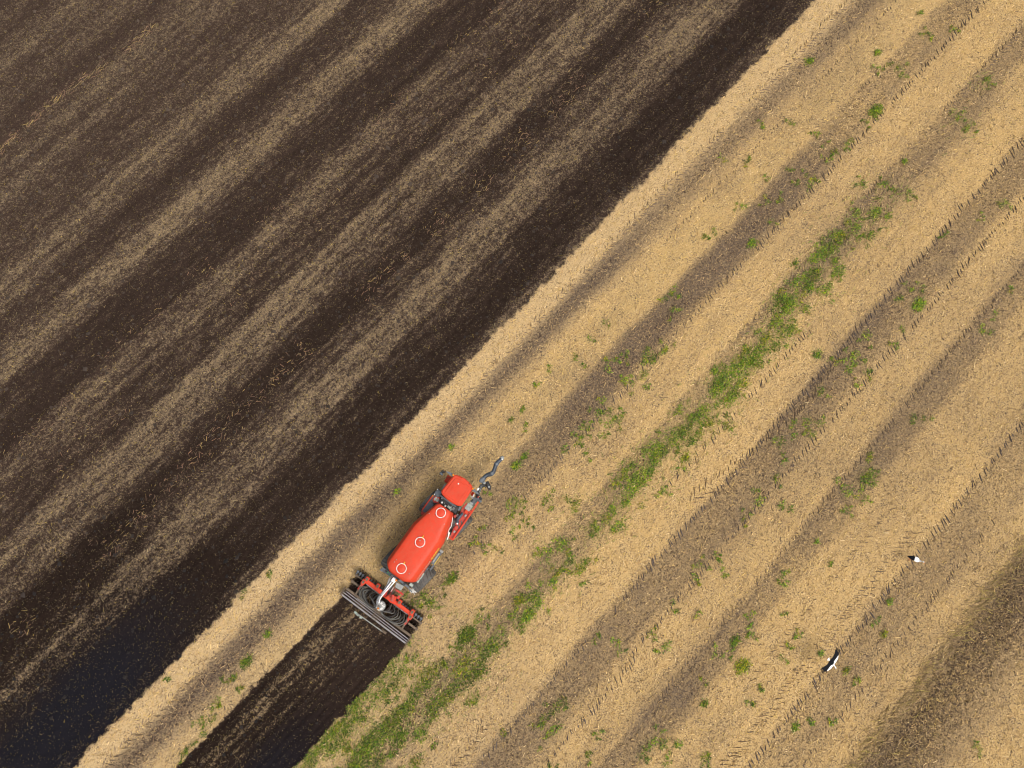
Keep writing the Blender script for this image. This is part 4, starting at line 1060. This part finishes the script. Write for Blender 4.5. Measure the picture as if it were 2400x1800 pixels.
MB().box((-3.75, -.72, 1.24), (.08, .08, .06), ch=.01).build('coupling', GREEN, imp)
for k in range(4):
    MB().tube([(-3.3, -.3 + .12 * k, 1.5), (-3.7, -.35 + .1 * k, 1.55), (-4.1, -.3 + .08 * k, 1.4), (-4.45, -.25 + .1 * k, 1.2)], .016, 6, smooth=3).build('hydraulic_hose', [BLACK, HOSE, RED_DIRTY, BLACK][k], imp)
# discs: the front row with its grey hub blocks, the second row behind
d_ = MB(); d_.lathe([(0, -.02), (.2, -.035), (.27, -.06), (.262, -.062), (.2, -.04), (0, -.026)], axis='Y', n=20)
disc_me = d_.mesh('disc', BROWN)
hb_ = MB(); hb_.box((0, 0, .2), (.18, .16, .14), ch=.03); hb_.box((-.1, 0, .34), (.06, .06, .3))
hub_d = hb_.mesh('disc_hub', GREY)
for row, (xr, zc, ang, nn_) in enumerate(((-4.25, .22, 18, 25), (-5.0, .18, -18, 22))):
    for k in range(nn_):
        yy = (2.58 if row == 0 else 2.4) - (5.38 if row == 0 else 5.0) * k / (nn_ - 1)
        dd = link('disc', disc_me, imp, (xr - .04, yy, zc), (0, 0, R(ang)))
        if row == 0: link('disc_hub', hub_d, dd, (.04, .02, .20 - .02 * (k % 2)))
# end arms: red near the beam, caked with soil at the back
for s, y0 in ((1, 1.80), (-1, -2.12)):
    MB().bar((-4.5, y0, .98), (-5.12, y0 + .03, .86), .16, .16).build('end_arm', RED_DIRTY, imp)
    MB().bar((-5.05, y0 + .03, .84), (-5.6, y0 + .01, .66), .12, .14).build('end_arm', BROWN, imp)
    MB().box((-4.85, y0 + .02, .99), (.26, .10, .02), ch=.004).build('arm_plate', BROWN, imp)
    for xa, w in ((-4.52, .10), (-5.0, .14)):
        a = MB(); a.bar((xa, y0 + .1 * s, .5), (xa - .02, y0 + .75 * s, .42), w, .12); a.box((xa - .02, y0 + .78 * s, .36), (.2, .18, .26), ch=.04)
        a.build('side_arm', BROWN, imp)
# soil caked tool beam and roller frame
MB().bar((-5.58, 2.58, .60), (-5.56, -2.84, .60), .15, .12).build('tool_beam', BROWN, imp)
for yy in (-.01, -.29): MB().bar((-5.62, yy, .66), (-6.16, yy, .58), .085, .08).build('drag_arm', BROWN, imp)
MB().box((-5.50, -.14, .72), (.16, .62, .08), ch=.02).build('arm_clamp', BROWN, imp)
ROLLER = paint('worn_bar_steel', (.56, .55, .58), .36, metal=.4, dirt=DUST, dirt_amt=.6, var=.25, scale=9)
for k, (x0, x1, ya, yb, z) in enumerate(((-5.71, -5.62, 1.6, -2.84, .47), (-5.76, -5.83, 2.46, -2.85, .55), (-5.91, -5.98, 2.62, -2.86, .58), (-6.08, -6.12, 2.62, -2.84, .53), (-6.16, -6.20, 2.58, -2.8, .40))):
    MB().tube([(x0, ya, z), (x1, yb, z)], .023, 8).build('roller_bar', ROLLER, imp)
for yy in (2.62, 1.3, -.14, -1.5, -2.86):
    w = MB(); w.lathe([(.26, -.012), (.29, -.012), (.29, .012), (.26, .012), (.26, -.012)], axis='Y', n=24); w.box((0, 0, 0), (.54, .02, .05)); w.box((0, 0, 0), (.05, .02, .54))
    o_ = w.build('roller_disc', BROWN, imp); o_.location = (-5.96, yy, .29)
fr_ = MB(); fr_.bar((-5.56, 2.70, .6), (-6.2, 2.70, .5), .06, .1); fr_.bar((-5.56, -2.93, .6), (-6.2, -2.93, .5), .06, .1); fr_.build('roller_frame', BROWN, imp)
# light bar trailing at the back
tb = MB(); tb.bar((-6.45, 1.0, .72), (-6.40, -1.2, .72), .055, .06); lb = tb.build('light_bar', LGREY, imp)
MB().box((-6.48, 1.0, .72), (.14, .42, .06), ch=.02, rz=R(-6)).build('light_board', PALE, lb)
MB().box((-6.36, -1.22, .72), (.15, .40, .06), ch=.02, rz=R(-2)).build('light_board', BROWN, lb)
for yy in (.3, -.75): MB().bar((-6.1, yy, .6), (-6.43, yy, .70), .03).build('light_bracket', BROWN, lb)
MB().box((-6.52, .62, .66), (.14, .2, .04), ch=.02, rz=R(20)).build('number_plate_holder', PALE, lb)
# slurry pipes sweep over to the distributor
MB().tube([(-3.06, .13, 2.2), (-3.3, .17, 2.32), (-3.8, .18, 2.36), (-4.25, .22, 2.32), (-4.6, .24, 2.24), (-4.88, .14, 2.12), (-5.02, -.02, 1.96), (-5.04, -.10, 1.8)], .08, 16, smooth=4).build('slurry_pipe', STEEL, imp)
MB().tube([(-3.06, -.02, 2.2), (-3.7, .06, 2.28), (-4.2, .12, 2.26), (-4.55, .13, 2.16), (-4.82, .04, 2.02)], .04, 10, smooth=4).build('air_pipe', WHITE, imp)
MB().tube([(-3.1, .24, 2.1), (-3.6, .28, 2.2), (-4.0, .26, 2.2)], .03, 8, smooth=3).build('air_pipe', WHITE, imp)
MB().box((-3.06, .12, 2.26), (.28, .24, .22), ch=.03).build('pipe_flange', WHITE, imp)
for k in range(4): MB().tube([(-2.95, .36 + .04 * k, 1.6), (-3.2, .40 + .03 * k, 1.75), (-3.5, .36 + .02 * k, 1.6), (-3.9, .3, 1.4)], .014, 5, smooth=3).build('hydraulic_hose', [WHITE, LGREY, WHITE, HOSE][k], imp)
di = MB(); di.lathe([(.10, 1.30), (.26, 1.34), (.30, 1.45), (.30, 1.62), (.24, 1.70), (.13, 1.74), (.13, 1.82), (0, 1.83)], n=24)
dist = di.build('distributor', LGREY, imp); dist.location = (-4.99, -.12, 0)
noz = MB().tube([(.22, 0, 0), (.32, 0, -.03)], .026, 8).mesh('hose_nozzle', LGREY)
for k in range(24):
    for zz, off in ((1.66, 0), (1.50, .13)):
        link('hose_nozzle', noz, dist, (0, 0, zz), (0, 0, 2 * math.pi * k / 24 + off))
bl = MB()
for k in range(46):
    a = rng.uniform(0, 6.283); q = rng.uniform(.1, .27); c0 = Vector((q * math.cos(a), q * math.sin(a), 1.76 + rng.uniform(0, .05)))
    d = Vector((rng.normal(), rng.normal(), .2)).normalized() * .05; e = d.cross(Vector((0, 0, 1))) * .8
    bl.add([c0 - d, c0 + e, c0 + d + Vector((0, 0, .02)), c0 - e], [(0, 1, 2, 3)])
bl.build('hose_clips', WHITE, dist)
link('beacon', be_me, imp, (-5.17, -.10, -1.48))
# hoses fan out in nested loops to the tines on both sides
for s in (1, -1):
    ymax = 1.72 if s > 0 else 2.05
    for k in (0, 1, 3, 5, 6, 7, 8, 9, 10, 11):
        t = k / 11
        yo = (.45 + (ymax - .45) * t)
        back = -5.52 + .26 * (1 - t) * (1 if k % 2 else .8)
        if k < 6:
            yo = .42 + .42 * k / 5; ex = -4.72
            P = [(-5.05, s * .1 - .12, 1.58), (-5.26 + .02 * k, s * (.25 + .02 * k) - .12, 1.58), (-5.22 + .03 * k, s * (yo * .72) - .1, 1.5), (-5.02 + .015 * k, s * (yo + .12) - .08, 1.38), (-4.80, s * (yo + .16) - .06, 1.2), (-4.62, s * (yo + .02) - .04, .95), (-4.6, s * yo - .04, .6)]
        else:
            q = (k - 6) / 5
            yo = 1.15 + (ymax - 1.15) * q
            P = [(-5.1, s * .12 - .12, 1.46), (-5.36 - .04 * q, s * .35 - .12, 1.42), (-5.42 - .06 * q, s * (.55 * yo) - .1, 1.30), (-5.28 - .10 * q, s * (.86 * yo) - .06, 1.18), (-5.02, s * (yo + .03), 1.08), (-4.78, s * (yo - .03 - .06 * q), .96), (-4.68, s * (yo - .12 - .1 * q), .6)]
        P = [(a + rng.normal(0, .022), b + rng.normal(0, .025), c + rng.normal(0, .03)) for a, b, c in P]
        MB().tube(P, .033, 8, smooth=5).build('hose', HOSE if k % 3 else BLACK, imp)
for s, y0 in ((1, .95), (1, 1.45), (-1, -1.2), (-1, -1.75), (1, .25), (-1, -.6)):
    MB().bar((-4.55, y0, 1.0), (-5.62, y0 + .08, .72), .028).build('hose_rack', BROWN, imp)

# ================================================================== THE STORKS
FW = paint('white_feathers', (.80, .79, .77), .7, var=.06, scale=30)
FB = paint('black_feathers', (.007, .008, .011), .7, var=.3, scale=30, spec=.08)
FR = paint('red_beak_and_legs', (.45, .10, .03), .5)
FY = paint('pale_beak', (.55, .40, .16), .5)
SMATS = [FW, FB, FR, FY]

def loft(mb, st, n=12):
    """st: (centre, half width, half height) along the body"""
    vs, fs = [], []
    m = len(st)
    for i, (c, w, h) in enumerate(st):
        for k in range(n):
            a = 2 * math.pi * k / n
            vs.append((c[0], c[1] + w * math.cos(a), c[2] + h * math.sin(a)))
    for i in range(m - 1):
        for k in range(n):
            k2 = (k + 1) % n
            fs.append((i * n + k, i * n + k2, (i + 1) * n + k2, (i + 1) * n + k))
    fs.append(tuple(range(n - 1, -1, -1))); fs.append(tuple((m - 1) * n + k for k in range(n)))
    mb.add(vs, fs)

def flying_stork():
    m = MB(); m.mi = 0
    loft(m, [((-.30, 0, 0), .05, .03), ((-.22, 0, 0), .09, .07), ((-.05, 0, 0), .125, .11), ((.10, 0, 0), .11, .10), ((.20, 0, .01), .07, .07), ((.30, -.005, .02), .038, .04), ((.40, -.02, .03), .033, .035), ((.46, -.035, .035), .042, .042), ((.51, -.05, .035), .025, .028)])
    m.mi = 1                                        # black scapulars close over the back
    loft(m, [((-.29, 0, .03), .06, .04), ((-.22, 0, .05), .13, .075), ((-.12, 0, .06), .15, .09), ((-.02, 0, .06), .15, .085), ((.02, 0, .06), .12, .06)])
    m.mi = 3
    m.tube([(.50, -.05, .035), (.60, -.10, .02), (.66, -.15, .01)], [.022, .014, .004], 8)
    m.mi = 2
    for s in (-1, 1): m.tube([(-.2, .03 * s, -.03), (-.38, .03 * s, -.05), (-.50, .035 * s, -.06)], .011, 6)
    m.mi = 0
    # tail fan
    tv = [(-.26, 0, .02)]; 
    for k in range(7):
        a = R(180 - 24 + 8 * k); tv.append((-.26 + .21 * math.cos(a), .24 * math.sin(a) * 1.25, .0))
    nb = len(tv); tv += [(x, y, z - .02) for x, y, z in tv]
    fs = [(0, k, k + 1) for k in range(1, nb - 1)] + [(nb, nb + k + 1, nb + k) for k in range(1, nb - 1)]
    fs += [(k, nb + k, nb + k + 1, k + 1) for k in range(0, nb - 1)]
    m.add(tv, fs)
    # wings: white coverts in front, black flight feathers behind with separate fingers at the tips
    for s in (-1, 1):
        def lead(t): return .15 + .02 * math.sin(t * math.pi) - .30 * t ** 2.0
        def chord(t): return .50 - .06 * t
        T = np.linspace(0, 1, 15)
        for j in range(14):
            t0, t1 = T[j], T[j + 1]
            for (f0, f1, mi) in ((0.0, .42, 0), (.42, 1.0, 1)):
                q = []
                mi2 = mi if (t0 < .72 or f0 > 0) else 1
                for t, f in ((t0, f0), (t1, f0), (t1, f1), (t0, f1)):
                    ff = f
                    if f == .42: ff = .40 * (1 - .70 * sstep(np.array(t), .35, .9).item()) + .02
                    x = lead(t) - chord(t) * ff + (.02 if f == 1.0 and j % 2 else 0)
                    y = s * (.06 + .72 * t)
                    z = .06 + .10 * t - .05 * t * t + .03 * math.sin(ff * 2.6)
                    q.append((x, y, z))
                m.mi = mi2
                b_ = [(x, y, z - .018) for x, y, z in q]
                m.add(q + b_, [(0, 1, 2, 3), (7, 6, 5, 4), (0, 4, 5, 1), (1, 5, 6, 2), (2, 6, 7, 3), (3, 7, 4, 0)])
        m.mi = 1
        for k in range(6):
            f = k / 5
            a = Vector((lead(1) - .03 - .30 * f, s * .76, .115)); ang = R(12 + 30 * f)
            b2 = a + Vector((-math.sin(ang) * (.22), s * math.cos(ang) * (.24 - .05 * abs(f - .3)), .03))
            m.bar(a, b2, .038, .01)
        m.mi = 0
        m.bar((lead(.70) - .06, s * .55, .135), (lead(.80) - .05, s * .63, .14), .022, .008)
    return m

def standing_stork():
    m = MB(); m.mi = 0
    loft(m, [((-.20, 0, .80), .05, .04), ((-.10, 0, .80), .10, .09), ((.05, 0, .80), .135, .12), ((.18, 0, .83), .12, .115), ((.27, 0, .88), .07, .08), ((.33, .0, .93), .04, .05)])
    m.tube([(.27, 0, .90), (.36, .0, .98), (.40, .0, 1.08), (.39, -.01, 1.16)], [.06, .042, .036, .034], 10, smooth=4)
    m.tube([(.36, -.005, 1.17), (.40, -.012, 1.185), (.45, -.025, 1.175)], [.025, .045, .03], 10, smooth=3)
    m.mi = 2
    m.tube([(.44, -.025, 1.175), (.52, -.06, 1.12), (.60, -.10, 1.04)], [.022, .016, .004], 8)
    for s in (-1, 1):
        m.tube([(.04, .05 * s, .72), (.02, .055 * s, .45), (.05, .055 * s, .40), (.03, .06 * s, .01)], [.022, .013, .016, .011], 8)
        for a in (-25, 0, 25, 180):
            m.tube([(.03, .06 * s, .012), (.03 + .09 * math.cos(R(a)), .06 * s + .09 * math.sin(R(a)), .006)], .007, 5)
    # folded wings: white shoulders, black quills crossing over the tail
    for s in (-1, 1):
        m.mi = 0
        loft(m, [((.24, .07 * s, .88), .05, .04), ((.12, .09 * s, .90), .08, .06), ((-.04, .085 * s, .895), .08, .058), ((-.16, .07 * s, .87), .065, .045)], 10)
        m.mi = 1
        loft(m, [((-.07, .075 * s, .893), .078, .056), ((-.18, .065 * s, .87), .082, .05), ((-.32, .045 * s, .82), .062, .036), ((-.48, .012 * s, .76), .02, .016)], 10)
    return m
fs_ = flying_stork().build('stork', SMATS)
fs_.location = (20.97, -8.20, 1.6); fs_.rotation_euler = (R(-3), R(24), R(-44))
tag(fs_, 'white stork gliding low with black-edged wings fully spread', 'stork', 'storks in the stubble')
ss_ = standing_stork().build('stork', SMATS)
ss_.location = (27.62, -1.60, 0.0); ss_.rotation_euler = (0, 0, R(-24))
tag(ss_, 'white stork standing on the lug track with folded black-tipped wings', 'stork', 'storks in the stubble')
